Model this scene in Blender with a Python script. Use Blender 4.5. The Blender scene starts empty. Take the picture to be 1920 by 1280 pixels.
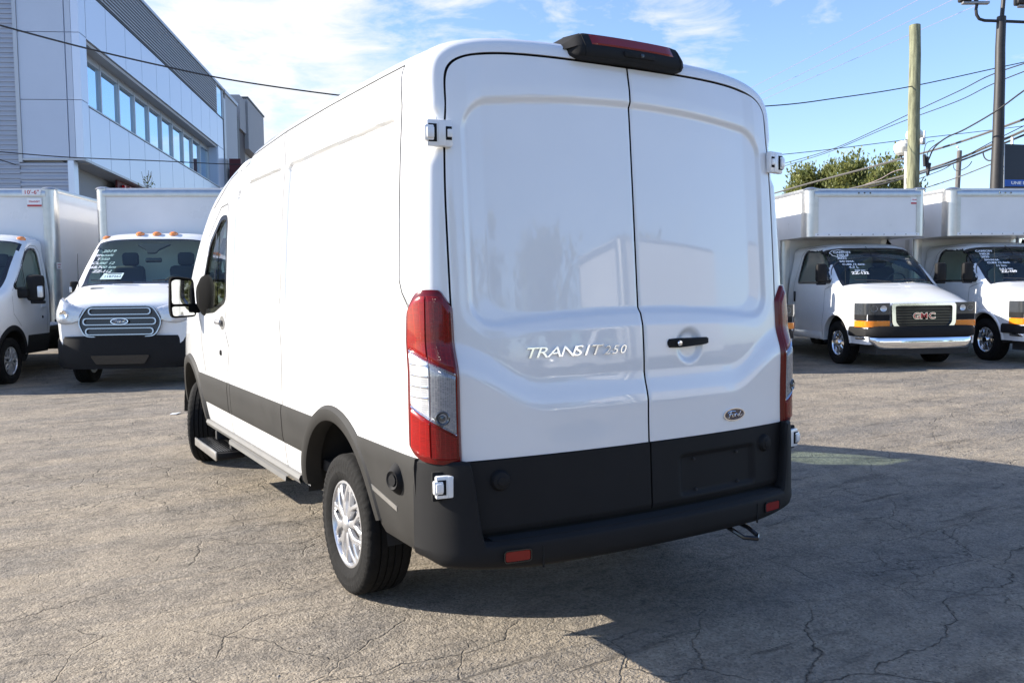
import bpy, bmesh, math, random
import numpy as np
from mathutils import Vector, Matrix
R = math.radians
S = bpy.context.scene
C = S.collection
rnd = random.Random(7)

# ------------------------------------------------------------------ camera
FPX = 1624.2
CAM = Vector((-2.442, -2.932, 1.541))
_y, _p, _r = R(-30.603), R(-3.660), R(-0.668)
_f = Vector((-math.sin(_y)*math.cos(_p), math.cos(_y)*math.cos(_p), math.sin(_p)))
_rt = Vector((math.cos(_y), math.sin(_y), 0)); _up = _rt.cross(_f)
CR = math.cos(_r)*_rt + math.sin(_r)*_up
CU = -math.sin(_r)*_rt + math.cos(_r)*_up
CF = _f
cam = bpy.data.cameras.new('camera'); cam_o = bpy.data.objects.new('camera', cam); C.objects.link(cam_o)
cam.sensor_width = 36.0; cam.lens = FPX/1920*36; cam.clip_end = 3000; cam.clip_start = .05
M = Matrix((CR, CU, -CF)).transposed().to_4x4(); M.translation = CAM
cam_o.matrix_world = M
S.camera = cam_o

# ------------------------------------------------------------------ sun, sky, exposure
SUN_EL = R(27.0)
SUN_H = Vector((-.815, .58, 0)).normalized()
SUN_AZ = math.atan2(SUN_H.x, SUN_H.y)                 # clockwise from +Y
sun = bpy.data.lights.new('sun', 'SUN'); sun.energy = 4.8; sun.angle = R(.5); sun.color = (1, .93, .82)
sun_o = bpy.data.objects.new('sun', sun); C.objects.link(sun_o)
SUN_D = Vector((SUN_H.x*math.cos(SUN_EL), SUN_H.y*math.cos(SUN_EL), math.sin(SUN_EL)))
sun_o.rotation_euler = SUN_D.to_track_quat('Z', 'Y').to_euler()
sun_o.location = (-20, 15, 30)

W = bpy.data.worlds.new('World'); S.world = W; W.use_nodes = True
nt = W.node_tree; nt.nodes.clear()
def nn(t, k, **kw):
    n = t.nodes.new(k)
    for a, b in kw.items(): setattr(n, a, b)
    return n
def mth(t, op, a, b=None, c=None):
    n = t.nodes.new('ShaderNodeMath'); n.operation = op
    for i, v in enumerate((a, b, c)):
        if v is None: continue
        if isinstance(v, (int, float)): n.inputs[i].default_value = v
        else: t.links.new(v, n.inputs[i])
    return n.outputs[0]
def mixc(t, fac, a, b, blend='MIX'):
    n = t.nodes.new('ShaderNodeMix'); n.data_type = 'RGBA'; n.blend_type = blend; n.clamp_factor = True
    for s, v in ((0, fac), (6, a), (7, b)):
        if isinstance(v, (int, float)): n.inputs[s].default_value = v
        elif isinstance(v, tuple): n.inputs[s].default_value = (*v, 1)
        else: t.links.new(v, n.inputs[s])
    return n.outputs[2]
def ramp(t, fac, stops):
    n = t.nodes.new('ShaderNodeValToRGB'); e = n.color_ramp.elements
    while len(e) < len(stops): e.new(.5)
    for q, (p, c) in zip(e, stops):
        q.position = p; q.color = (c, c, c, 1) if isinstance(c, (int, float)) else (*c, 1)
    t.links.new(fac, n.inputs[0]); return n.outputs[0]
def noise(t, vec, scale, detail=4, rough=.55, dist=0.0):
    n = t.nodes.new('ShaderNodeTexNoise'); n.inputs['Scale'].default_value = scale
    n.inputs['Detail'].default_value = detail; n.inputs['Roughness'].default_value = rough
    n.inputs['Distortion'].default_value = dist
    if vec is not None: t.links.new(vec, n.inputs['Vector'])
    return n
def mapping(t, vec, scale=(1, 1, 1), rot=(0, 0, 0), loc=(0, 0, 0)):
    n = t.nodes.new('ShaderNodeMapping'); n.inputs['Scale'].default_value = scale
    n.inputs['Rotation'].default_value = rot; n.inputs['Location'].default_value = loc
    t.links.new(vec, n.inputs['Vector']); return n.outputs[0]
sky = nn(nt, 'ShaderNodeTexSky', sky_type='NISHITA', sun_disc=False)
sky.sun_elevation = SUN_EL; sky.sun_rotation = SUN_AZ; sky.air_density = 1.0; sky.dust_density = .6; sky.ozone_density = 1.6
tc = nn(nt, 'ShaderNodeTexCoord')
vm = mapping(nt, tc.outputs['Generated'], scale=(1, 1, 2.6))
n1 = noise(nt, vm, 2.1, 8, .62, .25)
n2 = noise(nt, mapping(nt, tc.outputs['Generated'], scale=(1, 1, 3.2), loc=(3, 1, 0)), 9, 6, .6, .4)
dn = nn(nt, 'ShaderNodeVectorMath', operation='DOT_PRODUCT'); nt.links.new(tc.outputs['Generated'], dn.inputs[0])
dn.inputs[1].default_value = (.02, .99, .05)
bias = mth(nt, 'MULTIPLY_ADD', dn.outputs['Value'], 1.0, -.70)
cov = mth(nt, 'ADD', mth(nt, 'ADD', n1.outputs[0], mth(nt, 'MULTIPLY', mth(nt, 'SUBTRACT', n2.outputs[0], .5), 1.0)), mth(nt, 'MAXIMUM', bias, -.16))
cm = ramp(nt, cov, [(.50, 0.0), (.74, 1.0)])
skyc = mixc(nt, 1.0, sky.outputs[0], (.82, .885, 1.07), 'MULTIPLY')
col = mixc(nt, mth(nt, 'MULTIPLY', cm, .93), skyc, (3.9, 3.95, 4.05))
bg = nn(nt, 'ShaderNodeBackground'); bg.inputs[1].default_value = .12
nt.links.new(col, bg.inputs[0])
wo = nn(nt, 'ShaderNodeOutputWorld'); nt.links.new(bg.outputs[0], wo.inputs[0])
vs = S.view_settings; vs.view_transform = 'Standard'; vs.look = 'None'; vs.gamma = 1; vs.exposure = 1.16; vs.use_curve_mapping = False

# ------------------------------------------------------------------ helpers
def at(px, py, D):
    """the point of the place that stands D metres in front of the photographer in this direction"""
    return CAM + (CF + (px-960)/FPX*CR - (py-640)/FPX*CU)*D
SLOPE = .012
def gz(x, y): return SLOPE*((x+.99)*.509 + (y-1.1)*.861)

def pchip(xk, yk):
    xk = np.array(xk, float); yk = np.array(yk, float); h = np.diff(xk); d = np.diff(yk)/h
    m = np.zeros(len(xk)); m[0] = d[0]; m[-1] = d[-1]
    for i in range(1, len(xk)-1):
        if d[i-1]*d[i] > 0:
            a, b = 2*h[i]+h[i-1], h[i]+2*h[i-1]; m[i] = (a+b)/(a/d[i-1]+b/d[i])
    def f(x):
        x = np.clip(np.asarray(x, float), xk[0], xk[-1]); i = np.clip(np.searchsorted(xk, x)-1, 0, len(h)-1)
        t = (x-xk[i])/h[i]; t2 = t*t; t3 = t2*t
        return (2*t3-3*t2+1)*yk[i]+(t3-2*t2+t)*h[i]*m[i]+(3*t2-2*t3)*yk[i+1]+(t3-t2)*h[i]*m[i+1]
    return f
def sst(a, b, x):
    t = np.clip((np.asarray(x, float)-a)/(b-a), 0, 1); return t*t*(3-2*t)
def sd_rr(x, y, x0, x1, y0, y1, r):
    cx, cy, hx, hy = (x0+x1)/2, (y0+y1)/2, (x1-x0)/2, (y1-y0)/2
    qx = np.abs(x-cx)-hx+r; qy = np.abs(y-cy)-hy+r
    return np.minimum(np.maximum(qx, qy), 0)+np.hypot(np.maximum(qx, 0), np.maximum(qy, 0))-r
def inpoly(y, z, poly):
    y = np.asarray(y); r = np.zeros(y.shape, bool); n = len(poly)
    for i in range(n):
        (a, b), (c, d) = poly[i], poly[(i+1) % n]
        if b == d: continue
        r ^= ((b > z) != (d > z)) & (y < (c-a)*(z-b)/(d-b)+a)
    return r
def rrect(w, h, r, n=5):
    o = []
    for cx, cy, a0 in ((w/2-r, h/2-r, 0), (-w/2+r, h/2-r, 90), (-w/2+r, -h/2+r, 180), (w/2-r, -h/2+r, 270)):
        for k in range(n):
            a = R(a0+90*k/(n-1)); o.append((cx+r*math.cos(a), cy+r*math.sin(a)))
    return o
def rpoly(pts, r, n=4):
    """rounded polygon"""
    o = []; m = len(pts)
    for i in range(m):
        p = Vector(pts[i]).to_2d(); a = (Vector(pts[i-1]).to_2d()-p); b = (Vector(pts[(i+1) % m]).to_2d()-p)
        ra = min(r, a.length*.45); rb = min(r, b.length*.45)
        A = p+a.normalized()*ra; B = p+b.normalized()*rb
        for k in range(n):
            t = k/(n-1); q = A*(1-t)**2+p*2*t*(1-t)+B*t*t; o.append((q.x, q.y))
    return o

def link_mesh(name, v, f, mat, parent=None, smooth=35):
    me = bpy.data.meshes.new(name); me.from_pydata(v, [], f); me.update()
    o = bpy.data.objects.new(name, me); C.objects.link(o)
    if mat is not None: me.materials.append(mat)
    if smooth:
        me.shade_smooth(); me.set_sharp_from_angle(angle=R(smooth))
    if parent is not None: o.parent = parent
    return o
class MB:
    def __init__(s): s.v = []; s.f = []
    def add(s, v, f):
        o = len(s.v); s.v += [(float(p[0]), float(p[1]), float(p[2])) for p in v]; s.f += [tuple(int(i)+o for i in q) for q in f]; return s
    def box(s, c, d, bev=0.0, rot=None, seg=2):
        bm = bmesh.new(); bmesh.ops.create_cube(bm, size=1)
        for q in bm.verts: q.co = Vector((q.co.x*d[0], q.co.y*d[1], q.co.z*d[2]))
        if bev > 0: bmesh.ops.bevel(bm, geom=bm.edges[:], offset=min(bev, min(d)*.49), segments=seg, profile=.5, affect='EDGES')
        m = Matrix.Translation(c) @ (rot.to_4x4() if rot is not None else Matrix())
        bm.verts.index_update()
        s.add([m @ q.co for q in bm.verts], [[q.index for q in fa.verts] for fa in bm.faces]); bm.free(); return s
    def tube(s, pts, r, n=8, caps=True):
        pts = [Vector(p) for p in pts]; rs = r if isinstance(r, (list, tuple)) else [r]*len(pts)
        v = []; f = []; u = None
        for i, p in enumerate(pts):
            t = (pts[min(i+1, len(pts)-1)]-pts[max(i-1, 0)]).normalized()
            if u is None:
                u = t.cross(Vector((0, 0, 1)));  u = u if u.length > 1e-3 else t.cross(Vector((1, 0, 0)))
            u = (u-t*u.dot(t)).normalized(); w = t.cross(u)
            v += [p+(u*math.cos(2*math.pi*k/n)+w*math.sin(2*math.pi*k/n))*rs[i] for k in range(n)]
        for i in range(len(pts)-1):
            for k in range(n): f.append((i*n+k, i*n+(k+1) % n, (i+1)*n+(k+1) % n, (i+1)*n+k))
        if caps: f.append(tuple(range(n-1, -1, -1))); f.append(tuple(range((len(pts)-1)*n, len(pts)*n)))
        return s.add(v, f)
    def lathe(s, prof, n=32, m=Matrix(), closed=False):
        """prof: (radius, x along the axis); the axis is +X of m"""
        v = []; f = []; k = len(prof)
        for j in range(n):
            a = 2*math.pi*j/n; ca, sa = math.cos(a), math.sin(a)
            v += [m @ Vector((x, r*ca, r*sa)) for r, x in prof]
        for j in range(n):
            j2 = (j+1) % n
            for i in range(k if closed else k-1):
                i2 = (i+1) % k; f.append((j*k+i, j*k+i2, j2*k+i2, j2*k+i))
        return s.add(v, f)
    def prism(s, poly, h, m=Matrix(), bev=0.0):
        """poly in the XY plane of m, raised h along +Z; an optional small chamfer on top"""
        n = len(poly); c = Vector((sum(p[0] for p in poly)/n, sum(p[1] for p in poly)/n))
        lv = [(1, 0), (1, h-bev)] if bev else [(1, 0), (1, h)]
        v = [m @ Vector((p[0], p[1], z)) for _, z in lv for p in poly]
        if bev:
            ctr = c
            for p in poly:
                d = (c-Vector(p)); q = Vector(p)+d.normalized()*bev; v.append(m @ Vector((q.x, q.y, h)))
        k = len(v)//n; f = []
        for j in range(k-1):
            for i in range(n): f.append((j*n+i, j*n+(i+1) % n, (j+1)*n+(i+1) % n, (j+1)*n+i))
        f.append(tuple(range((k-1)*n, k*n))); f.append(tuple(range(n-1, -1, -1)))
        return s.add(v, f)
    def ring(s, outer, inner, h, m=Matrix()):
        n = len(outer); v = [m @ Vector((p[0], p[1], z)) for pl, z in ((outer, 0), (outer, h), (inner, h), (inner, 0)) for p in pl]; f = []
        for j in range(4):
            for i in range(n): f.append((j*n+i, j*n+(i+1) % n, ((j+1) % 4)*n+(i+1) % n, ((j+1) % 4)*n+i))
        return s.add(v, f)
    def grid(s, P, closed=False):
        a, b = len(P), len(P[0]); f = []
        for i in range(a-1):
            for j in range(b if closed else b-1):
                j2 = (j+1) % b; f.append((i*b+j, i*b+j2, (i+1)*b+j2, (i+1)*b+j))
        return s.add([p for row in P for p in row], f)
    def shell(s, P, off):
        """grid with a skirt: the rim is carried along vector off"""
        P = [[Vector(p) for p in row] for row in P]; off = Vector(off)
        s.grid(P); a, b = len(P), len(P[0])
        rim = [P[0][j] for j in range(b)]+[P[i][b-1] for i in range(1, a)]+[P[a-1][j] for j in range(b-2, -1, -1)]+[P[i][0] for i in range(a-2, 0, -1)]
        s.grid([rim, [p+off for p in rim]], True); return s
    def build(s, name, mat, parent=None, smooth=35): return link_mesh(name, s.v, s.f, mat, parent, smooth)

def frame(o, x, y=None, z=None):
    """matrix from origin and axes"""
    x = Vector(x).normalized(); z = Vector(z).normalized(); y = z.cross(x).normalized(); x = y.cross(z)
    m = Matrix((x, y, z)).transposed().to_4x4(); m.translation = Vector(o); return m
def text(name, body, size, mat, parent, m, ext=.002, shear=0.0, sx=1.0, align='LEFT', bold=0.0, space=1.0):
    cu = bpy.data.curves.new(name, 'FONT'); cu.body = body; cu.size = size; cu.extrude = ext; cu.shear = shear
    cu.align_x = align; cu.offset = bold; cu.space_character = space; cu.resolution_u = 3
    o = bpy.data.objects.new(name, cu); C.objects.link(o)
    dg = bpy.context.evaluated_depsgraph_get(); dg.update()
    me = bpy.data.meshes.new_from_object(o.evaluated_get(dg)); bpy.data.objects.remove(o)
    me.transform(m @ Matrix.Diagonal((sx, 1, 1, 1))); me.materials.clear(); me.materials.append(mat)
    q = bpy.data.objects.new(name, me); C.objects.link(q)
    if parent is not None: q.parent = parent
    return q
def tag(o, label=None, cat=None, group=None, kind=None):
    for k, v in (('label', label), ('category', cat), ('group', group), ('kind', kind)):
        if v: o[k] = v
    return o
def thing(name, label, cat, loc=(0, 0, 0), rotz=0.0, group=None):
    o = bpy.data.objects.new(name, None); C.objects.link(o); o.location = loc; o.rotation_euler = (0, 0, rotz)
    o.empty_display_size = .2
    return tag(o, label, cat, group)
KIDS = {}
def dup(o, loc=None, rotz=None, label=None, parent=None):
    c = o.copy(); C.objects.link(c)
    if parent is not None: c.parent = parent
    if loc is not None: c.location = loc
    if rotz is not None: c.rotation_euler = (0, 0, rotz)
    if label: c['label'] = label
    for k in [q for q in bpy.data.objects if q.parent == o]: dup(k, parent=c)
    return c

# ------------------------------------------------------------------ materials
MATS = {}
def mat(name, col, rough=.5, metal=0.0, coat=0.0, bump=None, var=None, spec=.5, coat_rough=.03):
    m = bpy.data.materials.new(name); m.use_nodes = True; t = m.node_tree; b = t.nodes['Principled BSDF']
    b.inputs['Base Color'].default_value = (*col, 1); b.inputs['Roughness'].default_value = rough; b.inputs['Metallic'].default_value = metal
    b.inputs['Coat Weight'].default_value = coat; b.inputs['Coat Roughness'].default_value = coat_rough; b.inputs['Specular IOR Level'].default_value = spec
    tcn = nn(t, 'ShaderNodeTexCoord')
    if var:                                    # var = (scale, amount): wear and dust in the colour
        n = noise(t, tcn.outputs['Object'], var[0], 6, .6)
        dk = tuple(c*(1-var[1]) for c in col)
        t.links.new(mixc(t, ramp(t, n.outputs[0], [(.35, 0.0), (.65, 1.0)]), dk, col), b.inputs['Base Color'])
        t.links.new(mth(t, 'ADD', mth(t, 'MULTIPLY', n.outputs[0], .16), rough-.08), b.inputs['Roughness'])
    if bump:                                   # bump = (scale, strength, distance)
        n = noise(t, tcn.outputs['Object'], bump[0], 3, .6); bp = nn(t, 'ShaderNodeBump')
        bp.inputs['Strength'].default_value = bump[1]; bp.inputs['Distance'].default_value = bump[2]
        t.links.new(n.outputs[0], bp.inputs['Height']); t.links.new(bp.outputs[0], b.inputs['Normal'])
    MATS[name] = m; return m
paint = mat('white_paint', (.80, .80, .79), .35, 0, 1.0, var=(1.3, .035))
paint.node_tree.nodes['Principled BSDF'].inputs['Coat IOR'].default_value = 1.62
tpaint = mat('truck_paint', (.78, .78, .77), .35, 0, .8, var=(1.7, .06))
boxwhite = mat('box_panel_white', (.76, .76, .76), .3, 0, .4, var=(1.1, .07), bump=(1.6, .12, .02))
plast = mat('black_plastic', (.013, .0126, .013), .68, spec=.22, bump=(420, .25, .001), var=(6, .2))
plast2 = mat('side_cladding_plastic', (.026, .0245, .022), .62, spec=.3, bump=(420, .25, .001), var=(5, .22))
gloss_black = mat('gloss_black', (.01, .01, .011), .18, 0, .3)
seal = mat('rubber_seal', (.006, .006, .006), .8)
seamm = mat('seam_shadow_gap', (.06, .06, .058), .9)
under = mat('underbody', (.03, .028, .026), .85, var=(4, .4))
silver = mat('silver_paint', (.62, .62, .63), .28, .75, .3)
chrome = mat('chrome', (.82, .83, .85), .07, 1.0)
badge_m = mat('badge_chrome', (.84, .85, .86), .12, 1.0)
satin = mat('satin_chrome', (.50, .50, .52), .2, 1.0)
alu = mat('brushed_aluminium', (.60, .59, .57), .32, .9, var=(9, .12))
steel = mat('dull_steel', (.32, .32, .33), .45, .8, var=(8, .2))
grey_pl = mat('grey_sill_plastic', (.15, .145, .135), .5, var=(5, .12))
amber = mat('amber_lens', (.85, .24, .015), .15, 0, 1.0)
redl = mat('reflector_red', (.20, .002, .0015), .3, 0, .1)
seat_m = mat('seat_cloth', (.035, .036, .04), .85)
dash_m = mat('dash_plastic', (.03, .03, .03), .6)
white_m = mat('white_plastic', (.78, .79, .79), .4)
marker = mat('white_marker_ink', (.85, .85, .85), .6)
paper = mat('pale_card', (.66, .80, .78), .7)
ink = mat('dark_ink', (.05, .08, .12), .7)
redink = mat('red_print', (.45, .02, .03), .5)
sticker = mat('white_sticker', (.8, .8, .8), .4)
emblem_blue = mat('emblem_enamel', (.008, .012, .035), .15, 0, 1.0)
gmc_red = mat('emblem_red', (.55, .02, .03), .25, 0, .6)
headl = mat('headlight_reflector', (.62, .63, .64), .25, .35, 1.0, bump=(14, .5, .02))
headl_dk = mat('headlight_dark', (.06, .065, .07), .15, .3, 1.0)
wire_m = mat('wire_black', (.02, .02, .022), .7)
wire_pale = mat('wire_copper_pale', (.30, .24, .25), .8)
wire_grey = mat('wire_grey', (.10, .095, .09), .7)
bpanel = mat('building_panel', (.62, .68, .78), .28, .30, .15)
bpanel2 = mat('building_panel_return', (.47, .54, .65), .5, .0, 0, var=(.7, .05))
corr = mat('corrugated_metal', (.35, .39, .47), .45, .2, var=(1.5, .08))
louv = mat('louver_metal', (.36, .37, .39), .42, .35, var=(1.5, .08))
soff = mat('soffit', (.42, .41, .40), .6, var=(2, .08))
mull = mat('mullion', (.42, .44, .47), .4, .5)
trimd = mat('dark_trim', (.06, .065, .07), .5, .3)
brown = mat('brown_cladding', (.055, .04, .04), .6, var=(2, .2))
agrey = mat('annex_grey', (.40, .41, .43), .6, var=(.8, .06))
agrey2 = mat('annex_stucco', (.33, .33, .34), .7, var=(.8, .06))
sign_red = mat('sign_red', (.55, .015, .02), .35, 0, .4)
sign_maroon = mat('sign_maroon', (.09, .012, .015), .5)
sign_dark = mat('sign_dark', (.018, .02, .028), .4)
sign_blue = mat('sign_blue', (.02, .10, .42), .4)
lampw = mat('lamp_housing_white', (.78, .76, .70), .45)
polem = mat('black_steel_pole', (.028, .026, .026), .55, .2, var=(5, .3))
roofm = mat('roof_membrane', (.3, .3, .3), .8)

def glass(name, tint, refl=1.0, dark=0.0):
    m = bpy.data.materials.new(name); m.use_nodes = True; t = m.node_tree; t.nodes.clear()
    tr = nn(t, 'ShaderNodeBsdfTransparent'); tr.inputs[0].default_value = (*tint, 1)
    gl = nn(t, 'ShaderNodeBsdfGlossy'); gl.inputs['Roughness'].default_value = .02; gl.inputs[0].default_value = (.95, .97, 1, 1)
    ge = nn(t, 'ShaderNodeNewGeometry'); dt = nn(t, 'ShaderNodeVectorMath', operation='DOT_PRODUCT'); t.links.new(ge.outputs['Incoming'], dt.inputs[0]); t.links.new(ge.outputs['Normal'], dt.inputs[1])
    fr = mth(t, 'MULTIPLY_ADD', mth(t, 'POWER', mth(t, 'SUBTRACT', 1.0, mth(t, 'ABSOLUTE', dt.outputs['Value'])), 5.0), .93, .06)      # thin pane, the same from both sides
    mx = nn(t, 'ShaderNodeMixShader'); t.links.new(mth(t, 'MINIMUM', mth(t, 'MULTIPLY', fr, refl), 1.0), mx.inputs[0])
    t.links.new(tr.outputs[0], mx.inputs[1]); t.links.new(gl.outputs[0], mx.inputs[2])
    o = nn(t, 'ShaderNodeOutputMaterial'); t.links.new(mx.outputs[0], o.inputs[0]); return m
wglass = glass('windscreen_glass', (.74, .86, .80), .9)
sglass = glass('side_window_glass', (.58, .70, .64), 1.1)
mirror_pl = mat('mirror_plastic', (.005, .005, .005), .95, spec=.1)
mirror_m = mat('mirror_glass', (.8, .82, .84), .02, 1.0)
bglass = mat('building_glass', (.58, .78, .92), .03, .95)
# building glass: coated pane, reflects the sky strongly

def lens(name, c1, c2, scale, rough=.12, metal=0.0):
    m = bpy.data.materials.new(name); m.use_nodes = True; t = m.node_tree; b = t.nodes['Principled BSDF']
    tcn = nn(t, 'ShaderNodeTexCoord')
    br = nn(t, 'ShaderNodeTexBrick'); br.inputs['Scale'].default_value = scale; br.inputs['Mortar Size'].default_value = .03
    br.inputs['Color1'].default_value = (*c1, 1); br.inputs['Color2'].default_value = (*c2, 1)
    br.inputs['Mortar'].default_value = (*(min(1, c*1.35) for c in c1), 1); br.offset = 0.0
    t.links.new(mapping(t, tcn.outputs['Object'], rot=(R(90), 0, 0)), br.inputs['Vector'])
    t.links.new(br.outputs[0], b.inputs['Base Color'])
    b.inputs['Roughness'].default_value = rough; b.inputs['Metallic'].default_value = metal
    b.inputs['Coat Weight'].default_value = .35; b.inputs['Specular IOR Level'].default_value = .3; b.inputs['Coat Roughness'].default_value = .02
    bp = nn(t, 'ShaderNodeBump'); bp.inputs['Strength'].default_value = .5; bp.inputs['Distance'].default_value = .004
    t.links.new(br.outputs[1], bp.inputs['Height']); t.links.new(bp.outputs[0], b.inputs['Normal']); return m
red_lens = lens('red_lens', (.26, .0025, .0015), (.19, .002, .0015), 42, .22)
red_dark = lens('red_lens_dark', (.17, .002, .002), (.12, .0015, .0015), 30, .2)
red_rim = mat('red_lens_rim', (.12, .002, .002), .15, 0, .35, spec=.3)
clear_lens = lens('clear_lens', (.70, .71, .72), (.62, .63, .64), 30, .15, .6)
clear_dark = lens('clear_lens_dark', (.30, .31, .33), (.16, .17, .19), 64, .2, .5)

def rubber():
    m = mat('tyre_rubber', (.0105, .0098, .0092), .88, bump=(70, .5, .006), var=(18, .45), spec=.25); return m
rubber = rubber()
def asphalt():
    m = bpy.data.materials.new('weathered_asphalt'); m.use_nodes = True; t = m.node_tree; b = t.nodes['Principled BSDF']
    P = nn(t, 'ShaderNodeTexCoord').outputs['Object']
    big = noise(t, P, .33, 5, .6, .3).outputs[0]
    strk = noise(t, mapping(t, P, scale=(.28, 2.1, 1), rot=(0, 0, R(26))), 1.2, 6, .62, .35).outputs[0]
    mid = noise(t, P, 3.2, 6, .65).outputs[0]
    fine = noise(t, P, 38, 5, .7).outputs[0]
    vor = nn(t, 'ShaderNodeTexVoronoi'); vor.inputs['Scale'].default_value = 95; t.links.new(P, vor.inputs['Vector'])
    vor2 = nn(t, 'ShaderNodeTexVoronoi'); vor2.inputs['Scale'].default_value = 42; t.links.new(P, vor2.inputs['Vector'])
    dust = ramp(t, mth(t, 'ADD', mth(t, 'MULTIPLY', strk, .6), mth(t, 'MULTIPLY', big, .5)), [(.42, 0.0), (.66, 1.0)])
    c = mixc(t, dust, (.228, .206, .178), (.372, .312, .236))
    c = mixc(t, mth(t, 'MULTIPLY', ramp(t, mid, [(.32, 1.0), (.56, 0.0)]), .60), c, (.135, .120, .102))
    stone = ramp(t, vor.outputs['Color'], [(.15, .74), (.85, 1.24)])
    c = mixc(t, 1.0, c, stone, 'MULTIPLY')
    pit = ramp(t, mth(t, 'MULTIPLY', vor2.outputs['Distance'], mth(t, 'ADD', fine, .5)), [(.10, 1.0), (.20, 0.0)])
    pitm = mth(t, 'MULTIPLY', pit, ramp(t, mid, [(.40, .15), (.62, .95)]))
    c = mixc(t, pitm, c, (.045, .042, .04))
    # cracks: two warped cell networks and a few meandering lines
    wv = nn(t, 'ShaderNodeVectorMath', operation='ADD'); t.links.new(P, wv.inputs[0])
    wn = noise(t, P, 1.5, 5, .55); sc = nn(t, 'ShaderNodeVectorMath', operation='SCALE'); sc.inputs['Scale'].default_value = .5
    t.links.new(wn.outputs['Color'], sc.inputs[0]); t.links.new(sc.outputs[0], wv.inputs[1])
    def cells(scale, w, vec):
        v = nn(t, 'ShaderNodeTexVoronoi', feature='DISTANCE_TO_EDGE'); v.inputs['Scale'].default_value = scale; t.links.new(vec, v.inputs['Vector'])
        return ramp(t, mth(t, 'DIVIDE', v.outputs[0], scale), [(0.0, 1.0), (w*.35, .9), (w, 0.0)])
    st = mapping(t, wv.outputs[0], scale=(.45, 1.0, 1), rot=(0, 0, R(26)))
    k1 = mth(t, 'MULTIPLY', cells(.62, .0044, st), ramp(t, noise(t, P, .55, 3, .5).outputs[0], [(.44, 0.0), (.54, 1.0)]))
    k2 = mth(t, 'MULTIPLY', cells(1.9, .0050, wv.outputs[0]), ramp(t, noise(t, mapping(t, P, loc=(7, 3, 0)), .6, 4, .6).outputs[0], [(.47, 0.0), (.56, 1.0)]))
    k = mth(t, 'MAXIMUM', k1, mth(t, 'MULTIPLY', k2, .7))
    k = mth(t, 'MULTIPLY', k, ramp(t, fine, [(.32, .05), (.56, .9)]))
    c = mixc(t, k, c, (.032, .03, .029))
    stain = ramp(t, noise(t, mapping(t, P, scale=(.5, 1.6, 1), rot=(0, 0, R(26)), loc=(2, 9, 0)), .9, 5, .6, .5).outputs[0], [(.62, 0.0), (.75, .55)])
    c = mixc(t, stain, c, (.085, .078, .07))
    # broken ridges and scuffs that run with the traffic, and old oil drips
    rg = ramp(t, noise(t, mapping(t, P, scale=(.55, 4.6, 1), rot=(0, 0, R(24))), 1.5, 7, .68, .6).outputs[0], [(.585, 0.0), (.66, 1.0)])
    rg = mth(t, 'MULTIPLY', rg, ramp(t, noise(t, mapping(t, P, loc=(4, 6, 0)), .8, 3, .5).outputs[0], [(.42, .1), (.60, .62)]))
    c = mixc(t, rg, c, (.085, .075, .064))
    lt = ramp(t, noise(t, mapping(t, P, scale=(.4, 1.5, 1), rot=(0, 0, R(28)), loc=(1, 5, 0)), 1.1, 6, .65, .4).outputs[0], [(.52, 0.0), (.70, .55)])
    c = mixc(t, lt, c, (.40, .335, .25))
    # worn relief: cavity shade painted dark into hollows, tops lighter, more in bald patches
    rl = noise(t, mapping(t, P, scale=(1, 1.5, 1), rot=(0, 0, R(26))), 11, 6, .72, .3).outputs[0]
    wear = ramp(t, noise(t, mapping(t, P, scale=(.5, 1.2, 1), rot=(0, 0, R(26)), loc=(8, 2, 0)), .7, 4, .6).outputs[0], [(.38, .25), (.62, 1.0)])
    hol_shade = mth(t, 'MULTIPLY', ramp(t, rl, [(.33, 1.0), (.45, 0.0)]), wear)
    c = mixc(t, mth(t, 'MULTIPLY', hol_shade, .72), c, (.075, .066, .056))
    hi = mth(t, 'MULTIPLY', ramp(t, rl, [(.56, 0.0), (.70, .4)]), wear); c = mixc(t, hi, c, (.42, .37, .305))
    ov = nn(t, 'ShaderNodeTexVoronoi'); ov.inputs['Scale'].default_value = .75; t.links.new(wv.outputs[0], ov.inputs['Vector'])
    oil = mth(t, 'MULTIPLY', ramp(t, ov.outputs['Distance'], [(.05, .55), (.16, 0.0)]), ramp(t, ov.outputs['Color'], [(.55, 0.0), (.6, 1.0)]))
    c = mixc(t, oil, c, (.06, .055, .05))
    t.links.new(c, b.inputs['Base Color']); b.inputs['Roughness'].default_value = .88; b.inputs['Specular IOR Level'].default_value = .25
    h = mth(t, 'ADD', mth(t, 'MULTIPLY', vor.outputs['Distance'], -.35), mth(t, 'MULTIPLY', fine, .8))
    h = mth(t, 'ADD', h, mth(t, 'MULTIPLY', mid, 1.1)); h = mth(t, 'SUBTRACT', h, mth(t, 'MULTIPLY', k, 1.6)); h = mth(t, 'SUBTRACT', h, mth(t, 'MULTIPLY', pitm, .9)); h = mth(t, 'SUBTRACT', h, mth(t, 'MULTIPLY', rg, 1.2)); h = mth(t, 'ADD', h, mth(t, 'MULTIPLY', rl, 2.2))
    bp = nn(t, 'ShaderNodeBump'); bp.inputs['Strength'].default_value = 1.0; bp.inputs['Distance'].default_value = .018
    t.links.new(h, bp.inputs['Height']); t.links.new(bp.outputs[0], b.inputs['Normal']); return m
asph = asphalt()
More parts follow.
